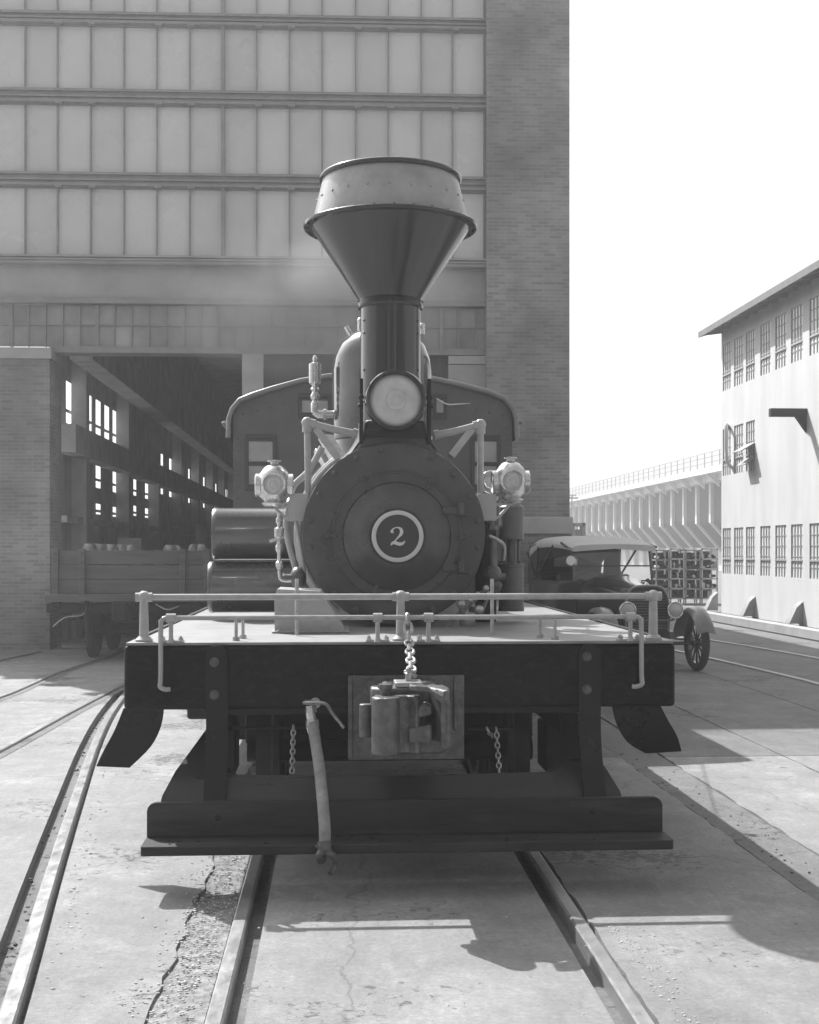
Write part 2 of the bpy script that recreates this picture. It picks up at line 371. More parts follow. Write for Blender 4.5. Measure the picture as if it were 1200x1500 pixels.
# brick piers
MB().box(xp0, Xr, -.25, 1.2, BP(0, 757, 0).z, TOP).build('pier', BRICK, shop)
a = BP(770, 783, 0); MB().box(xp0, Xr + .05, -.33, 1.2, a.z, BP(0, 757, 0).z).build('pier_band', STONE, shop, bevel=.02)
MB().box(xp0, Xr + .02, -.29, 1.2, -.05, a.z).build('pier_base', BRICK, shop)
q0, q1 = BP(-180, 527, 0), BP(78, 950, 0)
MB().box(q0.x, q1.x, -.25, .6, -.05, q0.z).build('pier', BRICK, shop)
MB().box(q0.x, q1.x + .03, -.28, .6, q0.z, BP(0, 512, 0).z).build('pier_cap', TRIM, shop)
# glazing: tiers between beams
vx = [-12 + 48.6 * k for k in range(-4, 1)] + [37, 84.5, 133, 182, 230, 278, 327, 376, 424, 472, 521, 569, 617, 663, 709]
vx = [-157.5, -109, -60.5, -12, 37, 84.5, 133, 182, 230, 278, 327, 376, 424, 472, 521, 569, 617, 663, 709]
X = [BP(v, 400, 0).x for v in vx]
zt = lambda y: BP(400, y, 0).z
tiers = [(-190, -95), (-78, 25), (41, 137), (156, 258), (277, 379)]
for (ya, yb) in tiers:
    z1, z0 = zt(ya), zt(yb)
    for (i0, i1) in ((0, 4), (4, 10), (10, 14), (14, 18)):
        f = MB()
        for i in range(i0, i1 + 1):
            thick = (vx[i] == 327)
            w = .03 if thick else .012
            if i == i1 and i1 != 18: continue
            f.box(X[i] - w, X[i] + w, -.06 if thick else -.03, .08, z0, z1)
        f.box(X[i0] - .0, X[i1], -.025, .07, z1 - .03, z1 + .0).box(X[i0], X[i1], -.025, .07, z0, z0 + .03)
        fr = f.build('window', SASH, shop)
        p = MB()
        for i in range(i0, i1):
            t = rnd.uniform(-.004, .004)
            x0, x1 = X[i] + .01, X[i+1] - .01
            v = [p.b.verts.new(c) for c in ((x0, .02 + t, z0), (x1, .02 - t, z0), (x1, .02 - t * .5, z1), (x0, .02 + t, z1))]; p.face(v)
            v2 = [p.b.verts.new((c.co.x, c.co.y + .012, c.co.z)) for c in v]; p.face(v2[::-1])
            for k in range(4): p.face([v[k], v2[k], v2[(k+1) % 4], v[(k+1) % 4]])
        p.build('pane', FROST, fr)
# steel rails between the tiers
def spandrel(ya, yb):
    z1, z0 = zt(ya), zt(yb); h = z1 - z0; b = MB()
    b.box(Xl, xp0 - .002, -.05, .1, z0, z1)
    b.box(Xl, xp0 - .004, -.11, -.051, z1 - .035, z1 + .006).box(Xl, xp0 - .004, -.13, -.051, z0 - .006, z0 + .035).box(Xl, xp0 - .004, -.09, -.051, z0 + h * .42, z0 + h * .58)
    for i in range(0, len(X) - 1): 
        if i % 3 != 1: b.box(X[i] - .02, X[i] + .10, -.14, -.05, z0 - .035, z0 - .008)
    b.build('glazing_rail', SASH, shop)
for a, c in ((-95, -78), (25, 41), (137, 156), (258, 277)): spandrel(a, c)
z1, z0 = zt(379), zt(392); b = MB().box(Xl, xp0 - .002, -.18, .1, z0, z1)
for k in range(3): b.box(Xl, xp0 - .004, -.2 - .02 * k, -.181, z0 + (z1 - z0) * (.1 + .3 * k), z0 + (z1 - z0) * (.25 + .3 * k))
b.build('sill_beam', TRIM, shop)
MB().box(Xl, xp0 - .002, -.02, .3, zt(440), zt(392)).build('girder', TRIM, shop)
MB().box(Xl, xp0 - .002, -.12, .3, zt(448), zt(440)).build('girder_flange', SASH, shop)
MB().box(Xl, xp0 - .002, -.05, .3, zt(-190), TOP).build('parapet', BRICK, shop)
# transom windows
tz1, tz0, tzm = zt(449), zt(510), zt(478)
f = MB(); p = MB(); px = -160
bars = []
while px < 710: bars.append(px); px += 25.2
bars.append(712.5)
for i, v in enumerate(bars[:-1]):
    xx = BP(v, 480, 0).x; w = .03 if i % 5 == 2 else .011
    f.box(xx - w, xx + w, -.02, .06, tz0, tz1)
f.box(Xl, xp0 - .003, -.015, .05, tzm - .012, tzm + .012)
fr = f.build('transom_window', SASH, shop)
bxs = [BP(v, 480, 0).x for v in bars]
for xa, xb in zip(bxs, bxs[1:]):
    for za, zb_p in ((tz0, tzm - .002), (tzm + .002, tz1)): p.box(xa + .002, min(xb, xp0) - .002, .02, .03, za, zb_p)
p.build('pane', TGLASS, fr)
MB().box(BP(78, 0, 0).x + .032, xp0 - .002, -.06, .35, zt(519), zt(510)).build('door_lintel', SASH, shop)
# column beside the doorway and the closed bay at its right
c0, c1 = BP(355, 0, 0).x, BP(386, 0, 0).x
MB().box(c0, c1, -.05, .4, -.05, zt(519)).build('door_column', STONE, shop)
d0, d1 = c1, BP(657, 0, 0).x
MB().box(d0, d1, .12, .2, -.05, zt(519)).build('sliding_door', mat('dark_door_boards', .09, .8, var=.3, scale=3, stretch=(6, 1, .4), bump=.3), shop)
b = MB().bar(BP(600, 516, .05), BP(640, 560, .05), .04, .04); b.build('door_brace', SASH, shop)
MB().box(d1, xp0 - .002, -.04, .3, -.05, zt(533)).build('door_column', TRIM, shop)
MB().box(d1, xp0 - .002, -.05, .3, zt(532), zt(520)).build('column_cap', STONE, shop)
# hall behind: side wall with daylight openings, roof, back wall, floor
HW = BP(80, 600, 0).x - .25
HF = R(3.25) - BF.th
def hx(y): return HW - math.tan(HF) * y
wl = MB()
HT = 8.6
zr = [0, 1.2, 2.45, 2.66, 3.03, 3.28, 3.33, 3.58, 4.02, 4.14, 4.17, 4.8, TOP]
def seg(y0, y1, z0, z1): 
    wl.prism([(hx(y0), y0, z0), (hx(y1), y1, z0), (hx(y1), y1, z1), (hx(y0), y0, z1)], (-.015, 0, 0))
Y0 = 0.8
seg(Y0, 62, -.05, 2.1); seg(Y0, 62, 4.85, HT)
y = Y0; i = 0
while y < 62:
    pw = .42; ow = .60 if i % 3 else .5
    seg(y, y + pw, 2.1, 4.85)                      # post
    ya, yb = y + pw, y + pw + ow
    rows = []
    if yb < 9.5: rows = [(4.0, 4.78)] + ([(2.95, 3.5)] if i % 2 == 0 else []) + ([(2.4, 2.62)] if 3 < y < 9 and i % 2 == 0 else [])
    elif yb < 13: rows = [(3.0, 3.4), (2.5, 2.75)] if i % 2 else []
    else: rows = [(3.25, 4.4)] if i % 5 else []
    zc = 2.1
    for (a, c) in sorted(rows):
        seg(ya, yb, zc, a); zc = c
        for k in (1,): wl.box(hx(ya) - .05, hx(ya) - .01, ya, yb, a + (c - a) * .3 - .02, a + (c - a) * .3 + .03)
    seg(ya, yb, zc, 4.85)
    y = yb; i += 1
wl.build('side_wall', DARKI, shop)
xr = xp0 + .3
MB().box(xr, xr + .3, 1.2, 62, -.05, HT).build('side_wall', BRICK, shop)
MB().box(hx(62), xr, 62, 62.3, -.05, HT).build('back_wall', DARKI, shop)
MB().prism([(Xl, .35, HT), (Xr - .3, .35, HT), (Xr - .3, 62.3, HT), (hx(62) - .25, 62.3, HT), (hx(3) - .25, 3, HT), (Xl, 3, HT)], (0, 0, .3)).build('roof', DARKI, shop)
MB().box(Xl, Xr - .01, 2.7, 3, HT + .301, TOP).build('upper_back_wall', BRICK, shop)
MB().box(Xl, Xr, -.2, 3.05, TOP + .002, TOP + .25).build('roof', DARKI, shop)
b = MB()
for k in range(12):                               # crane girder, posts and tie rods in the hall
    yk = 2.5 + k * 5; b.box(hx(yk) + .02, hx(yk) + .3, yk, yk + .3, -.05, 5.2)
b.bar((hx(1) + .5, 1, 5.3), (hx(60) + .5, 60, 5.3), .4, .6); b.bar((hx(1) + .25, 1, 3.62), (hx(60) + .25, 60, 3.62), .3, .5)
b.bar((hx(1) + .2, 1, 2.2), (hx(60) + .2, 60, 2.2), .1, .12)
b.build('hall_columns', DARKI, shop)
for k in range(14):
    b = MB(); yk = 3 + rnd.uniform(0, 30); xx = hx(yk) + rnd.uniform(.6, 2.8); s_ = rnd.uniform(.3, .7)
    b.box(xx, xx + s_, yk, yk + s_, -.05, rnd.uniform(.8, 2.0)); b.cyl((xx + s_/2, yk, 0), (xx + s_/2, yk, rnd.uniform(1.2, 2.3)), .12, n=10)
    b.build('machine', DARKI, shop)
MB().box(hx(62) - 1, xr, .0, 62, -.059, -.02).build('shop_floor', DARKI, shop)

# ================================================================== GONDOLA CAR standing in the doorway (end-on)
GZ = 19.2
GF = Frame(190, GZ, R(1.5)); GP = GF.P
gon = thing('gondola_car', GF.w(0, 0), GF.th, 'weathered wooden gondola freight car seen end-on in the shop doorway', 'freight car')
gl, gr = GP(74, 0, 0).x, GP(312, 0, 0).x; zt_, zb_ = GP(0, 806, 0).z, GP(0, 870, 0).z
b = MB(); n = 3; hh = (zt_ - zb_) / n
for k in range(n): b.box(gl, gr, 0, .06, zb_ + k * hh + .004, zb_ + (k+1) * hh - .004)
b.build('end_boards', WOODG, gon, bevel=.004)
for xx in (gl, gr - .06): MB().box(xx, xx + .06, .061, 8.6, zb_, zt_).build('side_boards', WOODG, gon)
MB().box(gl + .06, gr - .06, .061, 8.6, zb_, zb_ + .1).build('car_floor', WOODG, gon)
for v in (82, 121, 268, 303):
    a = GP(v, 0, 0).x; b = MB().box(a - .045, a + .045, -.07, -.001, zb_ - .05, zt_ + .02)
    for k in range(5): b.hexa((a, -.07, zb_ + .08 + k * .13), (a, -.085, zb_ + .08 + k * .13), .016)
    b.build('end_post', WOODG, gon, bevel=.006)
b = MB().box(gl - .06, gr + .06, -.12, .1, zb_ - .12, zb_ - .001)
b.build('end_sill', WOODG, gon, bevel=.01)
b = MB().box(gl - .05, gr + .05, -.06, .08, zb_ - .28, zb_ - .14)
for v in (84, 300): c = GP(v, 885, 0); b.torus((c.x, -.08, c.z), .06, .018, n=20, m=8)
b.build('buffer_sill', IRON, gon, bevel=.01)
c = GP(186, 893, 0); b = MB().box(c.x - .16, c.x + .16, -.35, 0, c.z - .13, c.z + .13).box(c.x - .1, c.x + .1, -.55, -.351, c.z - .16, c.z + .12)
b.build('coupler', IRON, gon, bevel=.02)
MB().tube(curve([GP(78, 918, -.08), GP(95, 905, -.08), GP(120, 901, -.08), GP(127, 890, -.08)]), .012).build('grab_iron', STEEL, gon)
MB().tube(curve([GP(228, 885, -.1), GP(245, 893, -.14), GP(262, 888, -.1)]), .012).build('brake_rod', STEEL, gon)
MB().tube([GP(127, 880, -.12), GP(128, 905, -.12), GP(132, 950, -.08)], [.03, .045, .06]).build('hose', IRON, gon)
for xs in (-.72, .72):
    for yk in (.9, 2.4):
        w_ = MB().lathe([(.36, -.02), (.40, -.02), (.40, -.05), (.39, .06), (.05, .06), (.05, -.02)], (xs - .0, yk, .40), 'x', 36).build('wheel', IRON, gon)
for yk in (.9, 2.4): MB().cyl((-.9, yk, .40), (.9, yk, .40), .06, n=12).build('axle', IRON, gon)
for xs in (-.92, .92):
    b = MB().bar((xs, .4, .62), (xs, 2.9, .62), .08, .07).bar((xs, .7, .3), (xs, 2.6, .3), .08, .05).box(xs - .05, xs + .05, .78, 1.02, .3, .6).box(xs - .05, xs + .05, 2.28, 2.52, .3, .6).box(xs - .04, xs + .04, 1.5, 1.8, .3, .62)
    b.build('truck_frame', IRON, gon, bevel=.01)
MB().box(-.25, .25, .3, 8.4, .55, zb_ - .13).build('centre_sill', IRON, gon)
base = None
for i, (v, w_) in enumerate(((134, 9), (150, 8), (168, 10), (184, 8), (252, 9), (288, 10))):
    c = GF.P(v, 800, .35); p = GF.w(c.x, .35 + (i % 2) * .08)
    if base is None:
        base = thing('wheel_casting', (0, 0, 0), 0, '', 'casting', 'iron wheel castings loaded in the gondola')
        MB().lathe([(.03, -.08), (.09, -.08), (.10, -.05), (.17, -.05), (.20, -.03), (.20, .03), (.17, .05), (.10, .05), (.09, .09), (.03, .09)], (0, 0, 0), 'x', 28, closed=True).build('hub', CASTI, base)
        MB().lathe([(.02, -.11), (.10, -.11), (.12, -.09), (.12, .09), (.10, .11), (.02, .11)], (0, 0, .08), 'x', 24, closed=True).build('collar', BAND, base); o = base
    else: o = copy_tree(base)
    zc = CH + (HY - 798) / F * p.y - .13
    o.location = (p.x, p.y, zb_ + .1 + .22 + .0 * i); o.rotation_euler = (0, 0, rnd.uniform(-.5, .9))
    o.location.z = zt_ - .12 + rnd.uniform(0, .03)
    o['label'] = ['leftmost pale iron casting poking above the gondola boards', 'second pale casting from the left above the gondola boards',
                  'tallest pale casting near the middle of the left cluster in the gondola', 'rightmost casting of the left cluster above the gondola boards',
                  'lone pale casting above the right half of the gondola boards', 'rightmost pale casting in the gondola, beside the locomotive tank'][i]
    if i == 0:
        pass
# timber bed the castings rest on
MB().box(gl + .1, gr - .1, .1, 1.0, zb_ + .101, zt_ - .33).build('load_bed', WOODG, gon)

# ================================================================== LOCOMOTIVE
loco = thing('steam_locomotive', LO(0, 0), TH, 'black geared steam locomotive number 2 with diamond smokestack facing the camera', 'locomotive')
P = LF.P
def bolt(b, p, r=.02, h=.018, d=(0, -1, 0)):
    p = Vector(p); d = Vector(d); b.tube([p, p + d * .005], r * 1.45, 16); b.hexa(p + d * .004, p + d * h, r); b.tube([p + d * h, p + d * (h + .008)], r * .5, 8)
# bumper beam
bl, br_ = P(181, 990, 0).x, P(990, 990, 0).x
BZ1, BZ0 = P(585, 940, 0).z, P(585, 1038, 0).z
b = MB().box(bl, br_, 0, .3, BZ0, BZ1 - .016)
b.build('bumper_beam', BEAMB, loco, bevel=.022, seg=3)
# darker joint boards ends + lower fascia
b = MB().box(P(300, 0, 0).x, P(880, 0, 0).x, .02, .28, BZ0 - .03, BZ0 + .01); b.build('beam_underplate', IRON, loco, bevel=.004)
# deck
DZ = BZ1
b = MB().box(bl + .012, br_ - .012, .004, .32, DZ - .015, DZ)
b.box(bl + .03, br_ - .03, .325, 5.6, DZ - .02, DZ - .004)
b.build('deck_plate', DECK, loco, bevel=.003)
MB().box(bl + .015, bl + .04, .33, 5.6, DZ - .05, DZ + .006).build('deck_edge', IRON, loco)
MB().box(br_ - .04, br_ - .015, .33, 5.6, DZ - .05, DZ + .006).build('deck_edge', IRON, loco)
# upper handrail
hy = .07
hz = P(585, 874, hy).z
xs = [P(211, 0, hy).x, P(587, 0, hy).x, P(957, 0, hy).x]
b = MB().cyl((xs[0], hy, hz), (xs[2], hy, hz), .0165, n=20)
b.build('handrail', PIPE, loco)
for x_ in xs:
    b = MB().cyl((x_, hy, DZ + .02), (x_, hy, hz - .02), .025, .021, n=20).lathe([(.045, DZ), (.045, DZ + .012), (.036, DZ + .02), (.028, DZ + .028)], (x_, hy, 0), n=24)
    b.ball((x_, hy, hz), .033, 20).cyl((x_ - .043, hy, hz), (x_ + .043, hy, hz), .0235, n=18)
    b.build('handrail_post', PIPE, loco)
# uncoupling lever
ly = .0; lz = P(585, 904, ly).z
L0, L1 = P(236, 0, -.02).x, P(939, 0, -.02).x
def lever_end(x_, sgn):
    return [(x_ + sgn * .06, ly - .02, lz), (x_ + sgn * .02, ly - .021, lz - .001), (x_ + sgn * .004, ly - .026, lz - .012), (x_, ly - .03, lz - .035), (x_, ly - .035, lz - .30), (x_ - sgn * .004, ly - .034, lz - .345), (x_ + sgn * .02, ly - .022, lz - .362), (x_ + sgn * .045, ly - .014, lz - .362)]
e0 = lever_end(L0, 1); e1 = lever_end(L1, -1)
b = MB().tube(curve(e0[::-1], 3) + curve(e1, 3), .0125, 14)
b.build('uncoupling_lever', PIPE, loco)
for v in (252, 553, 627, 921):
    x_ = P(v, 0, .02).x
    b = MB().cyl((x_, ly - .02, DZ + .008), (x_, ly - .02, lz - .01), .0115, n=14).cyl((x_ - .024, ly - .02, lz), (x_ + .024, ly - .02, lz), .023, n=20)
    b.box(x_ - .06, x_ + .06, ly - .018, ly + .05, DZ + .001, DZ + .011)
    b.tube([(x_, ly - .02, DZ - .0), (x_, ly - .02, DZ + .02)], [.02, .014], 14)
    for s_ in (-.045, .045): b.hexa((x_ + s_, ly + .015, DZ + .011), (x_ + s_, ly + .015, DZ + .024), .0135).cyl((x_ + s_, ly + .015, DZ + .024), (x_ + s_, ly + .015, DZ + .032), .007, n=8)
    b.build('lever_bracket', PIPE, loco)
for (v, w_, py, yy) in ((346, 0, 905, .12), (356, 0, 903, .28), (791, 0, 905, .26), (813, 0, 908, .1)):
    c = P(v, py, yy); MB().cyl((c.x, yy, DZ), (c.x, yy, c.z), .009, n=12).cyl((c.x, yy, DZ), (c.x, yy, DZ + .02), .019, n=12).build('deck_stud', STEEL, loco)
# vertical straps carrying the footboard
for (v0, v1) in ((302, 334), (848, 880)):
    x0, x1 = P(v0, 0, -.01).x, P(v1, 0, -.01).x; r = (x1 - x0) / 2; xm = (x0 + x1) / 2
    pf = [(-.016, BZ1 - .012), (-.016, .74), (-.07, .62), (-.20, .28)]
    b = MB(); zt2 = BZ1 - .015
    rows = []
    for k in range(9):
        t = math.pi / 2 * (1 - k / 8); rows.append((r * math.cos(t) + 1e-3, zt2 - r + r * math.sin(t), -.016))
    rows += [(r, .78, -.016), (r, .70, -.02), (r, .60, -.05), (r, .50, -.10), (r, .40, -.165), (r, .27, -.235)]
    out = []
    for (w_, z_, yy) in rows: out.append([(xm - w_, yy, z_), (xm + w_, yy, z_), (xm + w_, yy + .014, z_), (xm - w_, yy + .014, z_)])
    b.rings(out); st = b.build('footboard_strap', BLACK, loco, bevel=.003, ang=60)
    for py in ((970, 1018) if v0 < 500 else (962, 1010)):
        c = P((v0 + v1) / 2 - 4, py, -.016); b = MB(); bolt(b, (c.x, -.016, c.z), .017, .02); b.build('bolt', CASTI, st)
# footboard
fy0, fy1 = -.47, -.225
fa, fb = P(205, 1250, fy0).x, P(988, 1250, fy0).x
b = MB(); z0, z1 = P(585, 1250, fy0).z, P(585, 1236, fy0).z
rc = .02; poly = []
for (cx_, cy_, a0) in ((fb - rc, fy0 + rc, -90), (fb - rc, fy1 - rc, 0), (fa + rc, fy1 - rc, 90), (fa + rc, fy0 + rc, 180)):
    for k in range(5): t = R(a0 + 22.5 * k); poly.append((cx_ + rc * math.cos(t), cy_ + rc * math.sin(t), z0))
b.prism(poly, (0, 0, z1 - z0)); fbd = b.build('footboard', BOARD, loco, bevel=.004)
ua, ub = P(215, 1200, fy1 - .05).x, P(971, 1200, fy1 - .05).x; uz = P(585, 1172, fy1 - .05).z; rc = .045
poly = [(ua, fy1 - .05, z1 + .001), (ub, fy1 - .05, z1 + .001)]
for (cx_, a0) in ((ub - rc, 0), (ua + rc, 90)):
    for k in range(7): t = R(a0 + 15 * k); poly.append((cx_ + rc * math.cos(t), fy1 - .05, uz - rc + rc * math.sin(t)))
MB().prism(poly, (0, .035, 0)).build('upright_board', BOARD, fbd, bevel=.004)
for (v, py) in ((319, 1198), (868, 1188)):
    c = P(v, py, fy1 - .05); b = MB().ball((c.x, fy1 - .052, c.z), .014, 12, (1, .6, 1)); b.build('bolt', IRON, fbd)
b = MB()
for i in range(26):
    v = rnd.uniform(230, 960); M = Matrix.Translation((P(v, 0, -.4).x, rnd.uniform(fy0 + .02, fy1 - .07), z1 + .002)) @ Matrix.Diagonal((rnd.uniform(.5, 2), 1, .5, 1))
    bmesh.ops.create_icosphere(b.b, subdivisions=1, radius=rnd.uniform(.003, .009), matrix=M)
b.build('cinder_crumbs', IRON, fbd)
# plough sheet under the beam
pts = [(-.17, .25), (-.16, .33), (-.10, .42), (.03, .52), (.20, .64), (.34, .78)]
hwid = [1.19, 1.19, 1.17, 1.12, 1.03, .93]
cxp = (P(230, 1150, -.15).x + P(917, 1150, -.15).x) / 2; w0 = (P(917, 1150, -.15).x - P(230, 1150, -.15).x) / 2
b = MB(); NU = 36; grid = []
for iu in range(NU + 1):
    u = -1 + 2 * iu / NU; lim = .49 + .30 * max(0, (abs(u) - .80) / .20) ** 1.2 + .015 * abs(u); colm = []
    for k in range(len(pts)):
        yy, z_ = pts[k]; w_ = hwid[k] / 1.19 * w0
        if z_ > lim and k:
            (ya, za), (yb, zb2) = pts[k-1], pts[k]; t = max(0., min(1., (lim - za) / (zb2 - za))); yy, z_ = ya + (yb - ya) * t, max(za, za + (zb2 - za) * t)
            z_ = min(z_, lim); yy = yy if lim > za else colm[-1][1]; w_ = (hwid[k-1] + (hwid[k] - hwid[k-1]) * t) / 1.19 * w0
        colm.append((cxp + u * w_, yy, z_ + k * 1e-4))
    grid.append(colm)
F1 = [[b.b.verts.new(p) for p in c] for c in grid]; F2 = [[b.b.verts.new((p[0], p[1] + .012, p[2] - .002)) for p in c] for c in grid]
n_ = len(pts)
for i in range(NU):
    for k in range(n_ - 1): b.face([F1[i][k], F1[i+1][k], F1[i+1][k+1], F1[i][k+1]]); b.face([F2[i][k+1], F2[i+1][k+1], F2[i+1][k], F2[i][k]])
    b.face([F1[i][0], F2[i][0], F2[i+1][0], F1[i+1][0]]); b.face([F1[i][-1], F1[i+1][-1], F2[i+1][-1], F2[i][-1]])
for i in (0, NU):
    for k in range(n_ - 1): b.face([F1[i][k], F1[i][k+1], F2[i][k+1], F2[i][k]])
b.build('pilot_sheet', mat('pilot_sheet_paint', .022, .34, var=.5, scale=4, rvar=.15, stretch=(.3, 1, 2)), loco, ang=60)
# flared side plates below the beam ends
def side_plate(outer, inner):
    n_ = len(outer); out = []
    for k, (o_, i_) in enumerate(zip(outer, inner)):
        yy = .12 + .05 * k / n_
        a, c = P(*o_, yy), P(*i_, yy); out.append([a, c, c + Vector((0, .02, .01)), a + Vector((0, .02, .01))])
    MB().rings(out).build('side_step', BLACK, loco, ang=60, bevel=.002)
def sm(pl, n=4): return [(p.x, p.y) for p in curve([(a, c, 0) for a, c in pl], n)]
side_plate(sm([(181, 1038), (168, 1070), (152, 1100), (141, 1123)]), sm([(240, 1038), (236, 1064), (221, 1094), (190, 1125)]))
side_plate(sm([(966, 1030), (979, 1055), (992, 1078), (999, 1101)]), sm([(896, 1030), (903, 1060), (919, 1087), (946, 1104)]))
# coupler and its plate
cy = -.03
c0, c1 = P(511, 990, cy), P(680, 1112, cy)
b = MB().box(c0.x, c1.x, -.035, -.001, c1.z, c0.z)
for (v, py) in ((528, 1005), (651, 1005), (526, 1078)):
    c = P(v, py, cy); bolt(b, (c.x, -.035, c.z), .02, .022)
cp = b.build('coupler_plate', CASTI, loco, bevel=.012)
MB().box(c0.x - .004, c0.x + .02, -.05, -.036, c1.z + .01, c0.z - .005).build('plate_rib', CASTI, cp, bevel=.004)
MB().box(c1.x - .055, c1.x - .035, -.06, -.036, c1.z + .15, c0.z - .01).build('plate_rib', CASTI, cp, bevel=.004)
def ply(pl, y, th, name, m=CASTI, bev=.01):
    pts = [P(a, c, y) for a, c in pl]
    return MB().prism(pts, (0, th, 0))
kn_y = -.62
shank = MB().box(P(556, 0, -.1).x, P(640, 0, -.1).x, -.66, -.036, P(0, 1090, -.2).z, P(0, 1003, -.2).z)
# head: horn block, guard arm (right) and top lug
cpl = shank.build('coupler', CASTI, loco, bevel=.03, seg=3)
cc = P(598, 1045, -.45); kx = cc.x
zt3, zb3 = P(0, 1012, -.74).z, P(0, 1108, -.74).z
def plan(pl, za, zb):                               # prism from a plan outline (x, y)
    return MB().prism([(x_, y_, za) for x_, y_ in pl], (0, 0, zb - za))
gx = P(0, 0, 0)
X_ = lambda v, yy: P(v, 0, yy).x
head = [(X_(543, -0.66), -0.60), (X_(543, -0.69), -0.69), (X_(560, -0.74), -0.74), (X_(600, -0.74), -0.70), (X_(628, -0.74), -0.68), (X_(640, -0.76), -0.76), (X_(648, -0.79), -0.84), (X_(657, -0.79), -0.84), (X_(660, -0.74), -0.70), (X_(652, -0.64), -0.58)]
plan(head, zb3 + .05, zt3).build('head', CASTI, cpl, bevel=.012, seg=3)
# sloping right shoulder (guard arm)
b = ply([(601, 1004), (625, 1006), (640, 1016), (655, 1024), (660, 1030), (660, 1096), (652, 1100), (646, 1095), (646, 1030), (628, 1014), (601, 1012)], -0.84, .1, '')
b.build('guard_arm', CASTI, cpl, bevel=.008, seg=3)
# knuckle
b = MB(); kr = .068
kxx = X_(565, -0.79)
prof = [(kr * math.cos(R(a)) * .95 + kxx, kr * math.sin(R(a)) - .80) for a in range(150, 391, 16)] + [(kxx + .10, -0.76), (kxx + .145, -0.79), (kxx + .165, -0.76), (kxx + .15, -0.70), (kxx + .06, -0.68), (kxx - .04, -0.68)]
plan(prof, zb3 + .0, zt3 - .03).build('knuckle', CASTI, cpl, bevel=.01, seg=3)
b = MB().cyl((kxx, -0.74, zb3 - .012), (kxx, -0.74, zt3 + .012), .022, n=14).cyl((kxx, -0.74, zt3 + .0), (kxx, -0.74, zt3 + .02), .034, n=8); b.build('knuckle_pin', CASTI, cpl)
b = MB().cyl((X_(536, -0.69), -0.68, P(0, 1085, -0.69).z), (X_(536, -0.69), -0.68, P(0, 1035, -0.69).z), .03, n=14); b.build('pivot_lug', CASTI, cpl, bevel=.005)
b = MB()                                            # cast nose block between knuckle and arm
zc = (zt3 + zb3) / 2
b.prism([(X_(597, -0.74), -0.71, zb3 + .05), (X_(632, -0.74), -0.71, zb3 + .05), (X_(632, -0.74), -0.71, zc - .01), (X_(597, -0.74), -0.71, zc - .03)], (0, -.08, 0))
b.prism([(X_(603, -0.74), -0.71, zc + .01), (X_(633, -0.74), -0.71, zc + .03), (X_(633, -0.74), -0.71, zc + .07), (X_(622, -0.74), -0.71, zc + .09), (X_(603, -0.74), -0.71, zc + .06)], (0, -.07, 0))
b.build('nose_block', CASTI, cpl, bevel=.01, seg=3)
b = MB().box(X_(578, -0.64), X_(618, -0.64), -0.70, -0.54, zt3, zt3 + .022).cyl((X_(598, -0.62), -0.62, zt3 + .02), (X_(598, -0.62), -0.62, zt3 + .06), .015, n=12); b.build('lock_lifter', STEEL, cpl, bevel=.004)
# chains
def chain(pts, L=.045, r=.0065, name='chain', w=.5):
    b = MB(); pts = [Vector(p) for p in pts]; k = 0
    for a, c in zip(pts, pts[1:]):
        n_ = max(1, round((c - a).length / (L * .72)))
        for i in range(n_):
            o_ = a.lerp(c, (i + .5) / n_); d = (c - a).normalized(); s_ = Vector((1, 0, 0)) if k % 2 else Vector((.25, 1, 0)).normalized(); k += 1
            ring = [o_ + d * (L / 2) * math.sin(2*math.pi*j/14) + s_ * (L * w / 1.6) * math.cos(2*math.pi*j/14) for j in range(14)]
            b.tube(ring + [ring[0], ring[1]], r, 8, cap=False)
    return b.build(name, STEEL, loco)
cx2 = P(597, 0, -.02).x
chain([(cx2, -.025, lz + .012), (cx2 + .006, -.06, lz - .12), (cx2 + .004, -.36, lz - .27), (X_(598, -.62), -.61, zt3 + .07)], .06, .009, 'lift_chain')
for (v0, y0, v1, y1) in ((430, 1063, 428, 1132), (727, 1066, 732, 1140), (713, 1066, 721, 1080)):
    chain([P(v0, y0, .1), P((v0 + v1) / 2, (y0 + y1) / 2, .1), P(v1, y1, .05)], .035, .0045, 'safety_chain')
for (v0, y0, v1, y1) in ((342, 1066, 462, 1067), (688, 1068, 752, 1067)):
    MB().cyl(P(v0, y0, .12), P(v1, y1, .12), .008, n=10).build('brake_rod', IRON, loco)
# air hose
hp = [P(456, 1036, -.08), P(458, 1060, -.10), P(462, 1085, -.15), P(468, 1125, -.27), P(473, 1175, -.42), P(476, 1215, -.52), P(476, 1238, -.53), P(476, 1244, -.53)]
hs = MB().tube(curve(hp[1:-1], 6), .0285, 18).build('air_hose', RUBBER, loco)
b = MB().hexa(P(455, 1034, -.08), P(456, 1044, -.085), .03).cyl(P(455, 1040, -.08), P(457, 1056, -.09), .026, n=18).hexa(P(457, 1055, -.09), P(458, 1066, -.10), .034).cyl(P(458, 1065, -.1), P(460, 1073, -.11), .031, n=18)
b.build('hose_fitting', BRASS, hs)
b = MB().cyl(P(452, 1032, -.09), P(452, 1026, -.09), .02, n=14).tube(curve([P(444, 1030, -.11), P(462, 1029, -.12), P(478, 1032, -.11), P(488, 1046, -.09), P(504, 1066, -.08)]), .009, 10).tube([P(462, 1030, -.06), P(462, 1030, .02)], .028, 16)
b.build('angle_cock', STEEL, hs)
b = MB().cyl(P(475, 1232, -.53), P(476, 1246, -.54), .034, n=18).cyl(P(474, 1238, -.53), P(474, 1240, -.53), .040, n=18)
b.tube(curve([P(475, 1245, -.54), P(468, 1252, -.56), P(470, 1262, -.53)]), .018, 12)
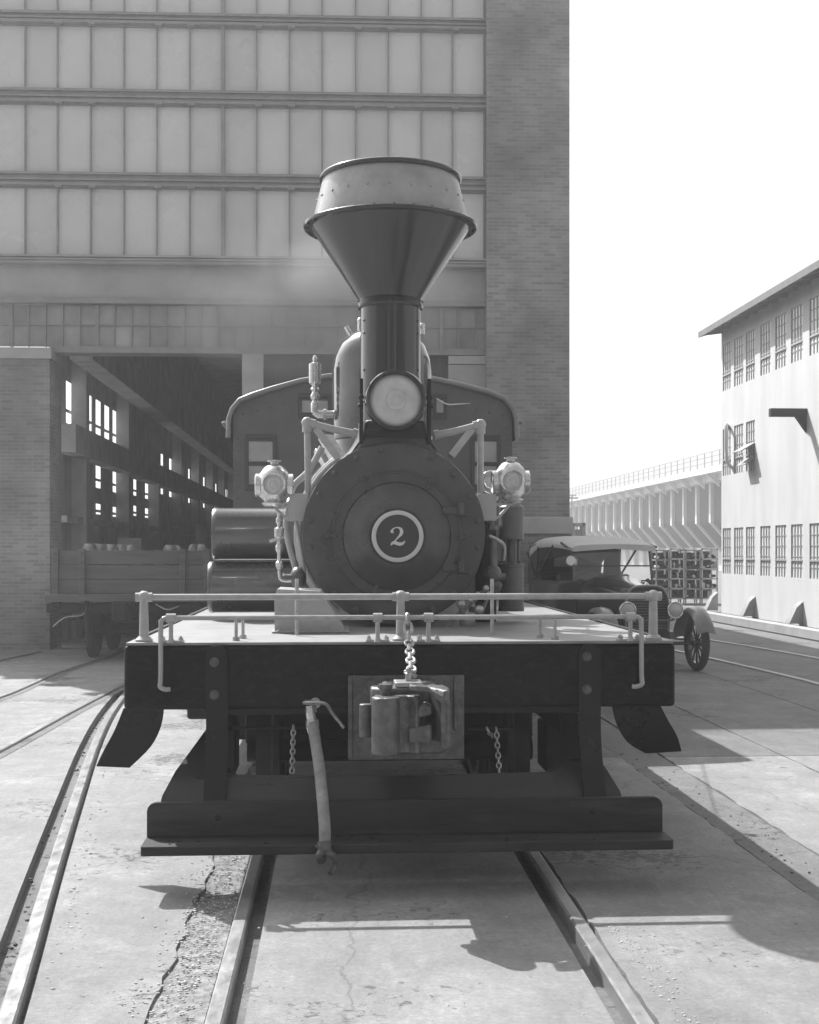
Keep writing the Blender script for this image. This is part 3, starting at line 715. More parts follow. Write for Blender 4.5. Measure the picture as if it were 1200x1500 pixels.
arc = curve([P(474, 1247, -.54), P(487, 1253, -.56), P(491, 1266, -.53), P(484, 1280, -.57)]); b.tube(arc, [.02 - .008 * k / len(arc) for k in range(len(arc))], 12)
b.ball(P(471, 1258, -.53), .026, 14, (1, .7, 1)); b.build('glad_hand', CASTI, hs)

# smokebox: local y of its front
sy = 1.33
sc_ = P(577.5, 782, sy); SR = (P(712, 782, sy).x - P(443, 782, sy).x) / 2; SX, SZ = sc_.x, sc_.z
b = MB().lathe([(SR - .075, sy + .02), (SR - .02, sy + .0), (SR - .004, sy + .006), (SR, sy + .02), (SR, sy + 1.0), (SR - .03, sy + 1.01), (SR - .03, sy + 4.6)], (SX, 0, SZ), 'y', 96)
smk = b.build('smokebox', GRAPH, loco, ang=50)
MB().lathe([(SR - .03, sy + 1.02), (SR + .02, sy + 1.03), (SR + .02, sy + 4.5), (SR - .03, sy + 4.51)], (SX, 0, SZ), 'y', 64).build('boiler_jacket', DOME, loco)
for yy in (1.1, 2.2, 3.3, 4.3): MB().lathe([(SR + .02, sy + yy), (SR + .028, sy + yy), (SR + .028, sy + yy + .06), (SR + .02, sy + yy + .06)], (SX, 0, SZ), 'y', 64, closed=True).build('boiler_band', STEEL, loco)
dc = P(581, 786, sy); DX, DZc = dc.x, dc.z
px = 1 / 237.0 * (LF.o.y + sy) / 8.0               # metres per print pixel there
b = MB()                                            # front ring plate
b.lathe([(90 * px, sy - .001), (SR - .012, sy - .001), (SR - .012, sy - .016), (SR - .02, sy - .02), (94 * px, sy - .02), (90 * px, sy - .016)], (SX, 0, SZ), 'y', 96, closed=True)
for k in range(20):
    t = 2 * math.pi * (k + .5) / 20; p = Vector((SX + (SR - .045) * math.cos(t), sy - .02, SZ + (SR - .045) * math.sin(t))); q = MB().cyl(p, p + Vector((0, -.004, 0)), .0195, n=16).hexa(p + Vector((0, -.003, 0)), p + Vector((0, -.018, 0)), .0165).cyl(p + Vector((0, -.018, 0)), p + Vector((0, -.026, 0)), .009, n=8); q.build('bolt', mat('bolt_steel', .085, .3, .3), smk, bevel=.0015)  # bolts toned paler than the ring, their highlight put into the colour
b.build('front_ring', GRAPH, smk, ang=50)
# door with flat rim and a domed middle
b = MB().lathe([(95 * px, sy - .0), (95 * px, sy - .028), (93 * px, sy - .034), (80.5 * px, sy - .034), (79 * px, sy - .030), (77.5 * px, sy - .036), (73 * px, sy - .048), (65 * px, sy - .072), (56 * px, sy - .105), (47 * px, sy - .128), (41 * px, sy - .135), (38.6 * px, sy - .128), (1e-3, sy - .128)], (DX, 0, DZc), 'y', 96)
door = b.build('smokebox_door', GRAPH, loco, ang=28)
b = MB().torus((DX, sy - .034, DZc), 93 * px, .006, n=96, m=8).torus((DX, sy - .034, DZc), 80 * px, .004, n=96, m=8); b.build('door_bead', GRAPH, door)
b = MB().lathe([(1e-3, sy - .129), (1e-3, sy - .138), (31 * px, sy - .138), (31 * px, sy - .129)], (DX, 0, DZc), 'y', 64); b.build('number_plate', mat('number_plate_black', .035, .5), door)
b = MB().lathe([(31 * px, sy - .12), (31 * px, sy - .144), (32 * px, sy - .148), (36 * px, sy - .148), (37.2 * px, sy - .144), (37.2 * px, sy - .12)], (DX, 0, DZc), 'y', 80, closed=True); b.build('plate_ring', mat('pale_ring_paint', .55, .45), door)
# the painted figure 2
st = [(.10, .70, .05), (.07, .755, .12), (.12, .84, .11), (.22, .93, .07), (.36, .985, .055), (.52, .98, .085), (.66, .91, .16), (.725, .79, .215), (.70, .66, .20), (.60, .53, .14), (.46, .40, .095), (.30, .25, .075), (.16, .12, .07), (.06, .02, .075)]
base_ = [(.02, .00, .02), (.10, .10, .12), (.22, .15, .17), (.36, .13, .19), (.52, .085, .19), (.68, .075, .18), (.80, .11, .14), (.90, .19, .09), (.935, .27, .03)]
b = MB(); hgt = 26 * px
for k_, stroke in enumerate((st, base_)):
    C_ = curve([(a, c, 0) for a, c, w_ in stroke], 6); Wd = curve([(w_, 0, 0) for a, c, w_ in stroke], 6); out = []
    for i, c in enumerate(C_):
        t = (C_[min(i+1, len(C_)-1)] - C_[max(i-1, 0)]).normalized(); nn = Vector((-t.y, t.x, 0)); w_ = Wd[i].x / 2
        y_f = sy - .1415 - .0004 * k_
        row = []
        for e, yy in ((1, y_f), (-1, y_f), (-1, sy - .137), (1, sy - .137)):
            q = c + nn * w_ * e; row.append((DX + (q.x - .47) * hgt * .86 + .0, yy, DZc + (q.y - .5) * hgt))
        out.append(row)
    b.rings(out)
b.ball((DX + (.13 - .47) * hgt * .86, sy - .137, DZc + (.745 - .5) * hgt), .085 * hgt, 14, (1, .06 / .085, 1))
b.build('number_figure', mat('figure_paint', .62, .5), door, ang=50)
# dogs and hinges
for (v, py, ang_) in ((481, 785, 0), (532, 703, -55), (632, 706, 55), (548, 868, 60)):
    c = P(v, py, sy - .03); d = Vector((DX - c.x, 0, DZc - c.z)).normalized()
    b = MB().bar(c + Vector((0, -.008, 0)) - d * .02, c + Vector((0, -.012, 0)) + d * .05, .022, .018, (0, 1, 0)); bolt(b, c + Vector((0, -.016, 0)), .015, .02); b.build('door_dog', GRAPH, door, bevel=.003)
for (py, x0v) in ((748, 655), (832, 655)):
    a, c = P(660, py, sy - .04), P(683, py, sy - .04)
    b = MB().cyl((c.x - .035, sy - .055, c.z - .03), (c.x - .035, sy - .055, c.z + .05), .022, n=16).cyl((c.x - .035, sy - .055, c.z + .05), (c.x - .035, sy - .055, c.z + .07), .010, n=10)
    b.box(a.x - .05, c.x - .03, sy - .05, sy - .035, a.z - .022, a.z + .022); b.box(c.x - .06, c.x + .015, sy - .045, sy - .02, c.z - .035, c.z - .02 + .0)
    b.build('hinge', GRAPH, door, bevel=.004)
c = P(676, 787, sy - .04); b = MB().cyl((c.x - .03, sy - .05, c.z), (c.x + .02, sy - .05, c.z), .017, n=12); bolt(b, (c.x - .01, sy - .065, c.z), .016); b.build('hinge_pin', GRAPH, door, bevel=.003)
# stack saddle skirt joining smokebox and stack
ky = sy + .36
kc = P(572, 560, ky).x
KS = lambda py: P(572, py, ky).z
kr = (P(616, 500, ky).x - P(528, 500, ky).x) / 2
b = MB()
prof = []
for k in range(9):
    t = k / 8; prof.append((kr + .012 + (.12 * (1 - t) ** 2.2), SZ + SR - .09 + t * .24))
b.lathe(prof, (kc, ky, 0), 'z', 64); b.build('stack_saddle', GRAPH, loco, ang=60)
stz0 = SZ + SR + .08
zn, zf, zr_ = KS(446), KS(333), KS(262)
rf = (P(699, 333, ky).x - P(445, 333, ky).x) / 2; rr = (P(676, 262, ky).x - P(470, 262, ky).x) / 2
b = MB().lathe([(kr, stz0), (kr, zn)], (kc, ky, 0), 'z', 96)
for t in range(-1, 2):
    for zz in (stz0 + .2, stz0 + .4, zn - .12, zn - .2):
        for s_ in (-1, 1):
            a_ = R(-90 + s_ * 62); p = Vector((kc + kr * math.cos(a_), ky + kr * math.sin(a_), zz)); b.ball(p, .009, 8)
    break
stack = b.build('smokestack', STACKM, loco, ang=50)
b = MB().lathe([(kr + .001, zn - .03), (kr + .014, zn - .03), (kr + .018, zn - .018), (kr + .018, zn - .008), (kr + .012, zn), (kr + .012, zn + .006), (kr + .02, zn + .012), (kr + .012, zn + .022), (kr + .001, zn + .022)], (kc, ky, 0), 'z', 96, closed=True); b.build('neck_ring', STACKM, stack)
rc1 = rf - .05
b = MB().lathe([(kr + .001, zn + .01), (rc1, zf - .012), (rc1 - .02, zf - .010), (kr - .01, zn + .02)], (kc, ky, 0), 'z', 128, closed=True); b.build('cone', STACKM, stack, ang=50)
b = MB().lathe([(rc1 - .01, zf - .016), (rf - .004, zf - .016), (rf, zf - .008), (rf, zf + .002), (rf - .006, zf + .008), (rc1 - .01, zf + .008)], (kc, ky, 0), 'z', 128, closed=True)
for k in range(28):
    a_ = 2 * math.pi * k / 28; p = Vector((kc + (rf - .022) * math.cos(a_), ky + (rf - .022) * math.sin(a_), zf - .016)); b.cyl(p, p + Vector((0, 0, -.008)), .009, n=8); b.cyl(p + Vector((0, 0, .024)), p + Vector((0, 0, .032)), .009, n=8)
b.build('flange', STACKM, stack)
rb0, rb1 = rc1 - .004, rr - .016
b = MB().lathe([(rb0, zf + .008), (rb1, zr_ - .02), (rb1 - .012, zr_ - .02), (rb0 - .012, zf + .008)], (kc, ky, 0), 'z', 128, closed=True)
for k in range(22):
    a_ = 2 * math.pi * (k + .3) / 22; t = .52; rr_ = rb0 + (rb1 - rb0) * t; p = Vector((kc + rr_ * math.cos(a_), ky + rr_ * math.sin(a_), zf + .008 + (zr_ - .028 - zf) * t)); b.ball(p, .009, 8)
a_ = R(-90 - 48)
b.build('upper_band', BAND, stack)
for k in range(9):
    pass
MB().torus((kc, ky, zr_ - .008), rr - .012, .018, 'z', 128, 12).build('rim', STACKM, stack)
b = MB().lathe([(rb1 - .05, zr_ - .05), (rb1 - .012, zr_ - .04), (rb1 - .012, zr_ - .03), (.05, zr_ + .05), (1e-3, zr_ + .05)], (kc, ky, 0), 'z', 64); b.build('spark_screen', IRON, stack)
# headlight
yh = sy - .08
hc = P(580, 586, yh); hr = (P(626, 586, yh).x - P(535, 586, yh).x) / 2
b = MB().lathe([(1e-3, yh + .33), (hr * .6, yh + .33), (hr * .8, yh + .31), (hr * .88, yh + .26), (hr * .9, yh + .03), (hr * .93, yh + .02), (hr * .8, yh + .03), (1e-3, yh + .05)], (hc.x, 0, hc.z), 'y', 64)
hl = b.build('headlight', STACKM, loco, ang=40)
MB().lathe([(hr * .84, yh + .03), (hr * .84, yh + .0), (hr * .88, yh - .014), (hr * .96, yh - .016), (hr, yh + .0), (hr, yh + .045), (hr * .93, yh + .05)], (hc.x, 0, hc.z), 'y', 80, closed=True).build('bezel', STACKM, hl, ang=50)
b = MB().lathe([(hr * .845, yh + .018), (hr * .80, yh + .008), (hr * .6, yh - .006), (hr * .345, yh - .012), (hr * .335, yh - .016), (hr * .32, yh - .012), (hr * .22, yh - .014), (hr * .2, yh - .018), (hr * .185, yh - .014), (hr * .11, yh - .015), (hr * .1, yh - .02), (hr * .03, yh - .02), (1e-3, yh - .02)], (hc.x, 0, hc.z), 'y', 72); b.build('lens', LENS, hl, ang=60)
b = MB()
for s_ in (-1, 1):
    x_ = hc.x + s_ * (hr + .02); b.box(x_ - .012, x_ + .012, yh + .06, yh + .14, hc.z - .26, hc.z + .14)
    b.cyl((x_, yh + .05, hc.z + .02), (x_, yh + .03, hc.z + .02), .018, n=12).ball((x_ + s_ * .01, yh + .04, hc.z - .03), .014, 10)
    b.prism([(x_ - .01, sy + .04, hc.z - .24), (x_ + .012, sy + .04, hc.z - .24), (x_ + .012 + s_ * .07, sy + .04, hc.z - .34), (x_ - .012 + s_ * .07, sy + .04, hc.z - .34)], (0, .06, 0))
b.box(hc.x - hr, hc.x + hr, yh + .05, yh + .3, hc.z - hr - .03, hc.z - hr * .93)
b.build('headlight_bracket', IRON, hl, bevel=.003)
b = MB().prism([(hc.x + e_ * w_, sy + .025, SZ + z_) for e_, w_, z_ in [(-1, .30, SR - .16), (1, .30, SR - .16), (1, .285, SR - .07), (1, .235, SR - .03), (1, .20, SR + .03), (1, .185, SR + .14), (-1, .185, SR + .14), (-1, .20, SR + .03), (-1, .235, SR - .03), (-1, .285, SR - .07)]], (0, .2, 0))
b.build('headlight_shelf', GRAPH, loco, bevel=.02)
# wire from headlight to cab
MB().tube(curve([P(640, 584, 1.4), P(655, 592, 2.4), P(670, 592, 3.8), P(689, 591, 5.7)]), .005, 8).build('lamp_wire', STEEL, loco)
# steam dome
dy = 3.3
dx = P(559.5, 560, dy).x; dr = (P(632, 560, dy).x - P(487, 560, dy).x) / 2; dzt = P(559, 481, dy).z
zb = SZ + SR - .05
b = MB().lathe([(dr + .22, zb - .12), (dr + .16, zb - .03), (dr + .07, zb + .06), (dr + .02, zb + .15), (dr, zb + .22), (dr + .012, zb + .225), (dr + .012, zb + .25), (dr, zb + .255), (dr, dzt - .33), (dr * .97, dzt - .24), (dr * .88, dzt - .14), (dr * .72, dzt - .07), (dr * .45, dzt - .015), (1e-3, dzt)], (dx, dy, 0), 'z', 64)
dome = b.build('steam_dome', DOME, loco, ang=50)
b = MB().tube([P(507, 478, dy), P(515, 492, dy)], .02, 10).tube([P(528, 470, dy), P(528, 486, dy)], .022, 12).ball(P(528, 470, dy), .026, 10).tube([P(619, 474, dy), P(619, 490, dy)], .02, 10).ball(P(618, 478, dy), .028, 10)
b.build('safety_valve', BRASS, dome)
# whistle / relief valve left of the dome
wy = dy - .05
wc = P(461.5, 560, wy).x; wz = lambda py: P(461, py, wy).z
b = MB().lathe([(1e-3, wz(520)), (.012, wz(521)), (.018, wz(525)), (.016, wz(530)), (.034, wz(532)), (.047, wz(533)), (.047, wz(556)), (.044, wz(562)), (.03, wz(563)), (.02, wz(566)), (.036, wz(570)), (.02, wz(574)), (.034, wz(579)), (.034, wz(583)), (.02, wz(587)), (.032, wz(591)), (.032, wz(597)), (.03, wz(604)), (1e-3, wz(608))], (wc, wy, 0), 'z', 28)
b.tube([P(461, 603, wy), P(466, 607, wy), P(489, 607, wy)], .03, 14).cyl(P(474, 607, wy), P(478, 607, wy), .042, n=8).torus(P(461.5, 567, wy), .05, .008, 'x', 20, 6)
b.build('whistle', BRASS, loco)
# pipe frames beside the stack
fy = sy + .12
def elbow(b, p, r): b.ball(p, r, 16)
for (top, inner, foot, dg) in (((450, 619), (524, 636), (452, 738), ((463, 628), (496, 672))), ((704, 622), (636, 638), (704, 738), ((692, 628), (661, 668)))):
    b = MB(); a, c, d = P(*top, fy), P(*inner, fy), P(*foot, fy)
    m_ = a.lerp(c, .5) + Vector((0, 0, -.004))
    b.tube(curve([a, m_, c], 5), .0235, 16).cyl(a, d, .021, n=16).ball(a, .036, 16); 
    b.cyl(a, a.lerp(d, .12), .031, n=16).cyl(a, a.lerp(c, .16), .031, n=16).cyl(c, c.lerp(a, .1), .032, n=16)
    e, f_ = P(*dg[0], fy), P(*dg[1], fy - .05); b.bar(e, f_, .045, .028, (0, 1, 0))
    b.cyl(e + Vector((0, .05, .0)), f_ + Vector((0, .06, 0)), .015, n=12)
    b.cyl(d, d + Vector((0, 0, .03)), .03, n=16)
    b.build('pipe_frame', PIPE, loco, bevel=0)
# bands and pipes on the left side of the boiler
b = MB()
for (r_, y_) in ((.03, 1.6), (.05, 1.75)):
    out = []
    for k in range(14): t = R(125 + k * 8.5); out.append((SX + (SR + r_) * math.cos(t), y_ + sy - 1.2, SZ + (SR + r_) * math.sin(t)))
    b.tube(out, .02, 12)
b.tube(curve([P(424, 738, sy + .2), P(419, 770, sy + .2), P(424, 800, sy + .2), P(433, 832, sy + .2), P(438, 845, sy + .2)], 5), .02, 14)
b.tube(curve([P(472, 655, sy + .5), P(452, 690, sy + .5), P(430, 712, sy + .5), P(424, 738, sy + .3)], 5), .022, 14)
b.tube(curve([P(430, 742, sy + .1), P(440, 800, sy + .1), P(446, 838, sy + .1)], 5), .012, 12)
b.build('side_pipe', PIPE, loco)
b = MB().bar(P(477, 640, sy + .8), P(503, 690, sy + .6), .10, .05).bar(P(466, 660, sy + .8), P(490, 700, sy + .6), .06, .04).bar(P(450, 720, sy + .5), P(470, 700, sy + .5), .08, .05)
b.build('walkway_bracket', STEEL, loco, bevel=.005)
c = P(437, 846, sy + .12)
b = MB().ball(c, .065, 18, (.8, 1, 1.1)).cyl(c + Vector((-.09, 0, 0)), c + Vector((-.04, 0, 0)), .022, n=12).hexa(c + Vector((-.1, 0, 0)), c + Vector((-.08, 0, 0)), .03); b.build('valve_body', CASTI, loco)
for (v, sgn) in ((407, 0), (0, 0)):
    if not v: continue
    vy = sy + .1; zz = lambda py: P(v, py, vy).z; x_ = P(v + 2, 800, vy).x
    b = MB().lathe([(1e-3, zz(750)), (.014, zz(751)), (.012, zz(758)), (.02, zz(760)), (.02, zz(766)), (.012, zz(768)), (.012, zz(772)), (.03, zz(774)), (.03, zz(786)), (.014, zz(790)), (.014, zz(796)), (.022, zz(799)), (.022, zz(806)), (.012, zz(810)), (.012, zz(822)), (.022, zz(824)), (.022, zz(830)), (.01, zz(834)), (1e-3, zz(838))], (x_, vy, 0), 'z', 20)
    b.tube(curve([P(409, 836, vy), P(411, 848, vy), P(420, 851, vy), P(433, 850, vy)]), .01, 10).bar(P(395, 793, vy), P(416, 786, vy), .03, .02)
    b.build('injector_valve', BRASS, loco)
# tool box on deck in front of the smokebox's left foot
ty = .78
a, c = P(401, 866, ty), P(401, 926, ty); tx0 = P(401, 900, ty).x; tx1, tx2 = P(470, 866, ty).x, P(507, 926, ty).x
b = MB().prism([(tx0 + .005, ty, DZ), (tx2, ty, DZ), (tx2 - .02, ty, DZ + .04), (tx1, ty, a.z), (tx0 + .02, ty, a.z + .012), (tx0 + .004, ty, a.z - .03)], (0, .45, 0)).box(tx0 - .01, tx2 + .02, ty - .03, ty + .5, DZ, DZ + .008)
for k in range(5): bolt(b, (tx0 + .03 + k * .09, ty - .018, DZ + .008), .009, .01, (0, 0, 1))
b.build('cylinder_casing', mat('pale_grey_casing', .34, .45, var=.2, scale=8, bump=.2), loco, bevel=.012, seg=3)
for v in (435, 721):
    yy = .55; MB().cyl((P(v, 0, yy).x, yy, DZ), (P(v, 0, yy).x, yy, P(v, 848, yy).z), .011, n=12).build('deck_rod', STEEL, loco)
b = MB()                                            # cocks and pipes low at the right of the smokebox
for (p0, p1, r_) in (((655, 918), (690, 880), .012), ((668, 905), (700, 872), .016), ((678, 915), (676, 885), .02), ((695, 880), (712, 862), .014), ((690, 893), (702, 893), .02), ((705, 900), (716, 870), .012)):
    b.cyl(P(*p0, sy + .05), P(*p1, sy - .05), r_, n=10); b.ball(P(*p1, sy - .05), r_ * 1.5, 10)
b.build('drain_cocks', STEEL, loco)
c = P(722, 840, sy + .1); b = MB().ball(c, .055, 16).cyl(c + Vector((0, 0, -.02)), c + Vector((.08, 0, -.02)), .02, n=12).ball(P(726, 858, sy + .1), .04, 14).cyl(P(722, 790, sy + .1), P(722, 835, sy + .1), .026, n=14).hexa(P(722, 770, sy + .1), P(722, 776, sy + .1), .034).cyl(P(720, 745, sy + .1), P(721, 775, sy + .1), .02, n=12)
b.build('valve_body', CASTI, loco)
MB().tube(curve([P(716, 785, sy + .1), P(730, 792, sy + .12), P(738, 800, sy + .15), P(737, 820, sy + .2)]), .013, 12).build('side_pipe', STEEL, loco)
# marker lamps
def marker(cv, cp_, arm, lab):
    y_ = sy + .1; c = P(cv, cp_, y_); u = 28 * px
    b = MB().lathe([(1e-3, -1.15 * u), (.55 * u, -1.12 * u), (.7 * u, -.95 * u), (.5 * u, -.85 * u), (.8 * u, -.6 * u), (.92 * u, 0), (.85 * u, .5 * u), (.62 * u, .82 * u), (.45 * u, 1.0 * u), (.3 * u, 1.05 * u), (.2 * u, 1.12 * u), (.2 * u, 1.2 * u), (.36 * u, 1.24 * u), (.36 * u, 1.3 * u), (1e-3, 1.34 * u)], (c.x, y_, c.z), 'z', 32)
    o = b.build('marker_lamp', BRASS, loco, ang=50, label=lab)
    for ax_, s_ in (('y', -1), ('x', -1), ('x', 1)):
        b = MB().lathe([(.60 * u, s_ * .7 * u), (.62 * u, s_ * .96 * u), (.56 * u, s_ * 1.0 * u), (.5 * u, s_ * .94 * u), (.5 * u, s_ * .7 * u)], c, ax_, 32, closed=True); b.build('lamp_bezel', BRASS, o)
        b = MB().lathe([(.51 * u, s_ * .88 * u), (.4 * u, s_ * .95 * u), (.38 * u, s_ * .91 * u), (.22 * u, s_ * .98 * u), (.2 * u, s_ * .94 * u), (1e-3, s_ * 1.0 * u)], c, ax_, 28); b.build('lens', LENS, o)
    q = P(*arm, y_); b = MB().bar(c + Vector((0, 0, -1.1 * u)), q, .03, .02).box(q.x - .06, q.x + .06, y_ - .02, y_ + .03, q.z - .09, q.z + .08)
    b.tube(curve([c + Vector((0, 0, -1.15 * u)), (c + q) / 2 + Vector((0, 0, -.14)), q + Vector((0, 0, -.09))]), .009, 10); b.build('lamp_bracket', mat('pale_bracket', .4, .5, .3), o, bevel=.003)
marker(402, 711, (438, 742), 'brass marker lamp on the bracket beside the left side tank')
marker(748, 706, (713, 742), 'brass marker lamp above the air pump')
c = P(719, 706, sy + .3); MB().lathe([(1e-3, -.02), (.07, -.02), (.075, 0), (.05, .06), (1e-3, .06)], c, 'y', 28).torus(c + Vector((0, -.02, 0)), .045, .008, n=24, m=8).lathe([(1e-3, 0), (.05, 0), (.06, .03), (1e-3, .03)], P(718, 734, sy + .3), 'z', 16).build('bell_ringer', STEEL, loco)
# side tanks at left: two horizontal drums
ty = 2.15
for (v0, y0, y1, dz_) in ((309, 742, 821, 0), (303, 822, 900, -.06)):
    yy = ty + dz_; a, c = P(v0, y0, yy), P(v0, y1, yy); r = (a.z - c.z) / 2; zc_ = (a.z + c.z) / 2; x1 = -.42
    b = MB().lathe([(1e-3, a.x), (r * .97, a.x), (r, a.x + .01), (r, a.x + .035), (r * .985, a.x + .04), (r * .985, x1), (1e-3, x1)], (0, yy + r, zc_), 'x', 64)
    b.build('air_reservoir', CABM if False else mat('tank_enamel', .05, .3, .0, var=.2, scale=3, rvar=.05, coat=1, spec=1), loco, ang=40)
# air pump at right
ay = sy + .55
def pumpz(py): return P(748, py, ay).z
ax_ = P(749, 800, ay).x; ar = (P(767, 800, ay).x - P(731, 800, ay).x) / 2
b = MB().lathe([(1e-3, pumpz(738)), (ar * .8, pumpz(739)), (ar, pumpz(743)), (ar, pumpz(783)), (ar * 1.04, pumpz(784)), (ar * 1.04, pumpz(790)), (ar * .9, pumpz(791)), (ar * .42, pumpz(792)), (ar * .42, pumpz(824)), (ar * .9, pumpz(825)), (ar * 1.05, pumpz(826)), (ar * 1.05, pumpz(830)), (ar, pumpz(831)), (ar, pumpz(888)), (ar * 1.05, pumpz(889)), (ar * 1.05, pumpz(895)), (1e-3, pumpz(896))], (ax_, ay, 0), 'z', 40)
for k in range(8):
    t = 2 * math.pi * k / 8
    for pz in (790, 825): p = Vector((ax_ + ar * .88 * math.cos(t), ay + ar * .88 * math.sin(t), pumpz(pz) - .01)); b.hexa(p, p + Vector((0, 0, .025)), .011)
for s_ in (-.35, .35): b.cyl((ax_ + ar * s_ * 1.5, ay - ar * .5, pumpz(825)), (ax_ + ar * s_ * 1.5, ay - ar * .5, pumpz(790)), .01, n=8)
b.build('air_pump', mat('pump_grey', .11, .4, .2, var=.2), loco, ang=40)
MB().cyl((ax_ - .17, ay, DZ), (ax_ - .17, ay, pumpz(760)), .07, n=20).build('pump_pipe', IRON, loco)
# cab
cyl_ = 5.75
cl, cr = P(337, 700, cyl_).x, P(755, 700, cyl_).x; cm = (cl + cr) / 2
ctop = [(335, 640), (336, 612), (341, 598), (352, 585), (372, 577), (400, 568), (440, 557), (480, 550), (520, 547), (548, 546), (580, 547), (610, 550), (640, 555), (680, 564), (715, 573), (738, 583), (750, 596), (755, 612), (756, 640)]
cab_o = [P(a, c, cyl_) for a, c in ctop]
zfl = DZ - .02
b = MB().prism([(cl + .03, cyl_, zfl)] + [(max(cl + .03, min(cr - .03, p.x)), cyl_, p.z - .015) for p in cab_o] + [(cr - .03, cyl_, zfl)], (0, .03, 0))
def wrect(px0, py0, px1, py1):
    a, c = P(px0, py0, cyl_), P(px1, py1, cyl_); return a.x, c.x, c.z, a.z
for s_ in (-1, 1):
    for k in range(12):
        x_ = cl + .075 if s_ < 0 else cr - .075; b.ball((x_, cyl_, zfl + .4 + k * .115), .011, 8, (1, .6, 1))
    for k in range(9):
        t = (k + 1) / 10; i = int(t * 6) + 2; pp = cab_o[i if s_ < 0 else len(cab_o) - 1 - i]; 
        x_ = (cl + .12 + k * .13) if s_ < 0 else (cr - .12 - k * .13)
        b.ball((x_, cyl_, P(0, 604 - k * 4.3, cyl_).z), .011, 8, (1, .6, 1))
cab = b.build('cab', CABM, loco, ang=40)
for x_ in (cl + .03, cr - .06): MB().box(x_, x_ + .03, cyl_ + .031, cyl_ + 1.9, zfl, cab_o[1].z).build('cab_side', CABM, cab)
MB().box(cl + .06, cr - .06, cyl_ + 1.87, cyl_ + 1.9, zfl, cab_o[1].z).build('cab_back', CABM, cab)
out = []
for p in cab_o: out.append([(p.x, cyl_ - .06, p.z), (p.x, cyl_ + 2.1, p.z), (p.x + (cm - p.x) * .012, cyl_ + 2.1, p.z - .035), (p.x + (cm - p.x) * .012, cyl_ - .06, p.z - .035)])
MB().rings(out).build('cab_roof', CABM, cab, ang=60)
MB().tube([(p.x, cyl_ - .06, p.z - .012) for p in cab_o], .024, 12).build('roof_bead', PIPE if False else mat('worn_grey_bead', .2, .35, .2), cab)
for s_, v in ((-1, (324, 620, 341, 628)), (1, (748, 617, 764, 618))):
    b = MB()
    if s_ < 0: b.tube(curve([P(325, 621, cyl_), P(331, 620, cyl_), P(338, 622, cyl_)]), .022, 10).cyl(P(326, 622, cyl_), P(339, 633, cyl_), .01, n=8)
    else: b.tube(curve([P(754, 621, cyl_), P(759, 618, cyl_), P(765, 618, cyl_)]), .018, 10).cyl(P(764, 619, cyl_), P(754, 630, cyl_), .01, n=8)
    b.build('gutter_end', mat('worn_grey_bead', .2), cab)
def cab_window(px0, py0, px1, py1, split=None):
    x0, x1, z0, z1 = wrect(px0, py0, px1, py1); fw = .035; b = MB()
    b.box(x0, x1, cyl_ - .02, cyl_ - .001, z1 - fw, z1).box(x0, x1, cyl_ - .02, cyl_ - .001, z0, z0 + fw).box(x0, x0 + fw, cyl_ - .02, cyl_ - .001, z0 + fw, z1 - fw).box(x1 - fw, x1, cyl_ - .02, cyl_ - .001, z0 + fw, z1 - fw)
    if split: zs = P(0, split, cyl_).z; b.box(x0 + fw, x1 - fw, cyl_ - .018, cyl_ - .001, zs - .02, zs + .02)
    f_ = 1.5 * fw; b.box(x0 + fw, x1 - fw, cyl_ - .012, cyl_ - .001, z1 - f_ - .01, z1 - fw).box(x0 + fw, x1 - fw, cyl_ - .012, cyl_ - .001, z0 + fw, z0 + f_ + .01)
    w_ = b.build('window', mat('dark_sash_paint', .04, .5), cab, bevel=.003)
    MB().box(x0 + fw, x1 - fw, cyl_ - .006, cyl_ - .002, z0 + fw, z1 - fw).build('pane', CABGL, w_)
cab_window(359, 637, 405, 719, 678); cab_window(690, 637, 733, 719, 677); cab_window(437, 577, 486, 614); cab_window(634, 577, 655, 614)
# frame, running gear below
b = MB()
for s_ in (-.55, .55): b.box(s_ - .09, s_ + .09, .3, 7.6, .78, DZ - .03)
b.build('main_frame', IRON, loco, bevel=.01)
MB().box(bl + .15, br_ - .15, .6, 7.6, .95, DZ - .024).build('under_deck', IRON, loco)
MB().box(-1.3, 1.3, 7.7, 10.2, DZ - .3, DZ + 1.2).build('fuel_bunker', CABM, loco, bevel=.02)
for yk in (1.1, 2.5, 6.0, 7.3):
    MB().cyl((-.85, yk, .46), (.85, yk, .46), .07, n=14).build('axle', IRON, loco)
    for s_ in (-1, 1):
        MB().lathe([(.05, -.03), (.10, -.05), (.12, 0), (.36, .0), (.38, -.05), (.455, -.055), (.462, .03), (.49, .045), (.49, .075), (.38, .075), (.36, .04), (.12, .04), (.05, .06)], (s_ * .72, yk, .47), 'x', 48, closed=True).build('wheel', mat('wheel_iron', .03, .45, .3, var=.5, scale=8), loco) if s_ < 0 else \
        MB().lathe([(.05, .03), (.10, .05), (.12, 0), (.36, .0), (.38, .05), (.455, .055), (.462, -.03), (.49, -.045), (.49, -.075), (.38, -.075), (.36, -.04), (.12, -.04), (.05, -.06)], (s_ * .72, yk, .47), 'x', 48, closed=True).build('wheel', mat('wheel_iron', .07), loco)
for s_ in (-1, 1):
    for (ya, yb) in ((.5, 3.1), (5.4, 7.9)):
        b = MB().box(s_ * .98 - .05, s_ * .98 + .05, ya, yb, .62, .74).box(s_ * .98 - .07, s_ * .98 + .07, ya + .45, ya + .75, .34, .62).box(s_ * .98 - .07, s_ * .98 + .07, yb - .75, yb - .45, .34, .62)
        b.build('truck_frame', IRON, loco, bevel=.01)
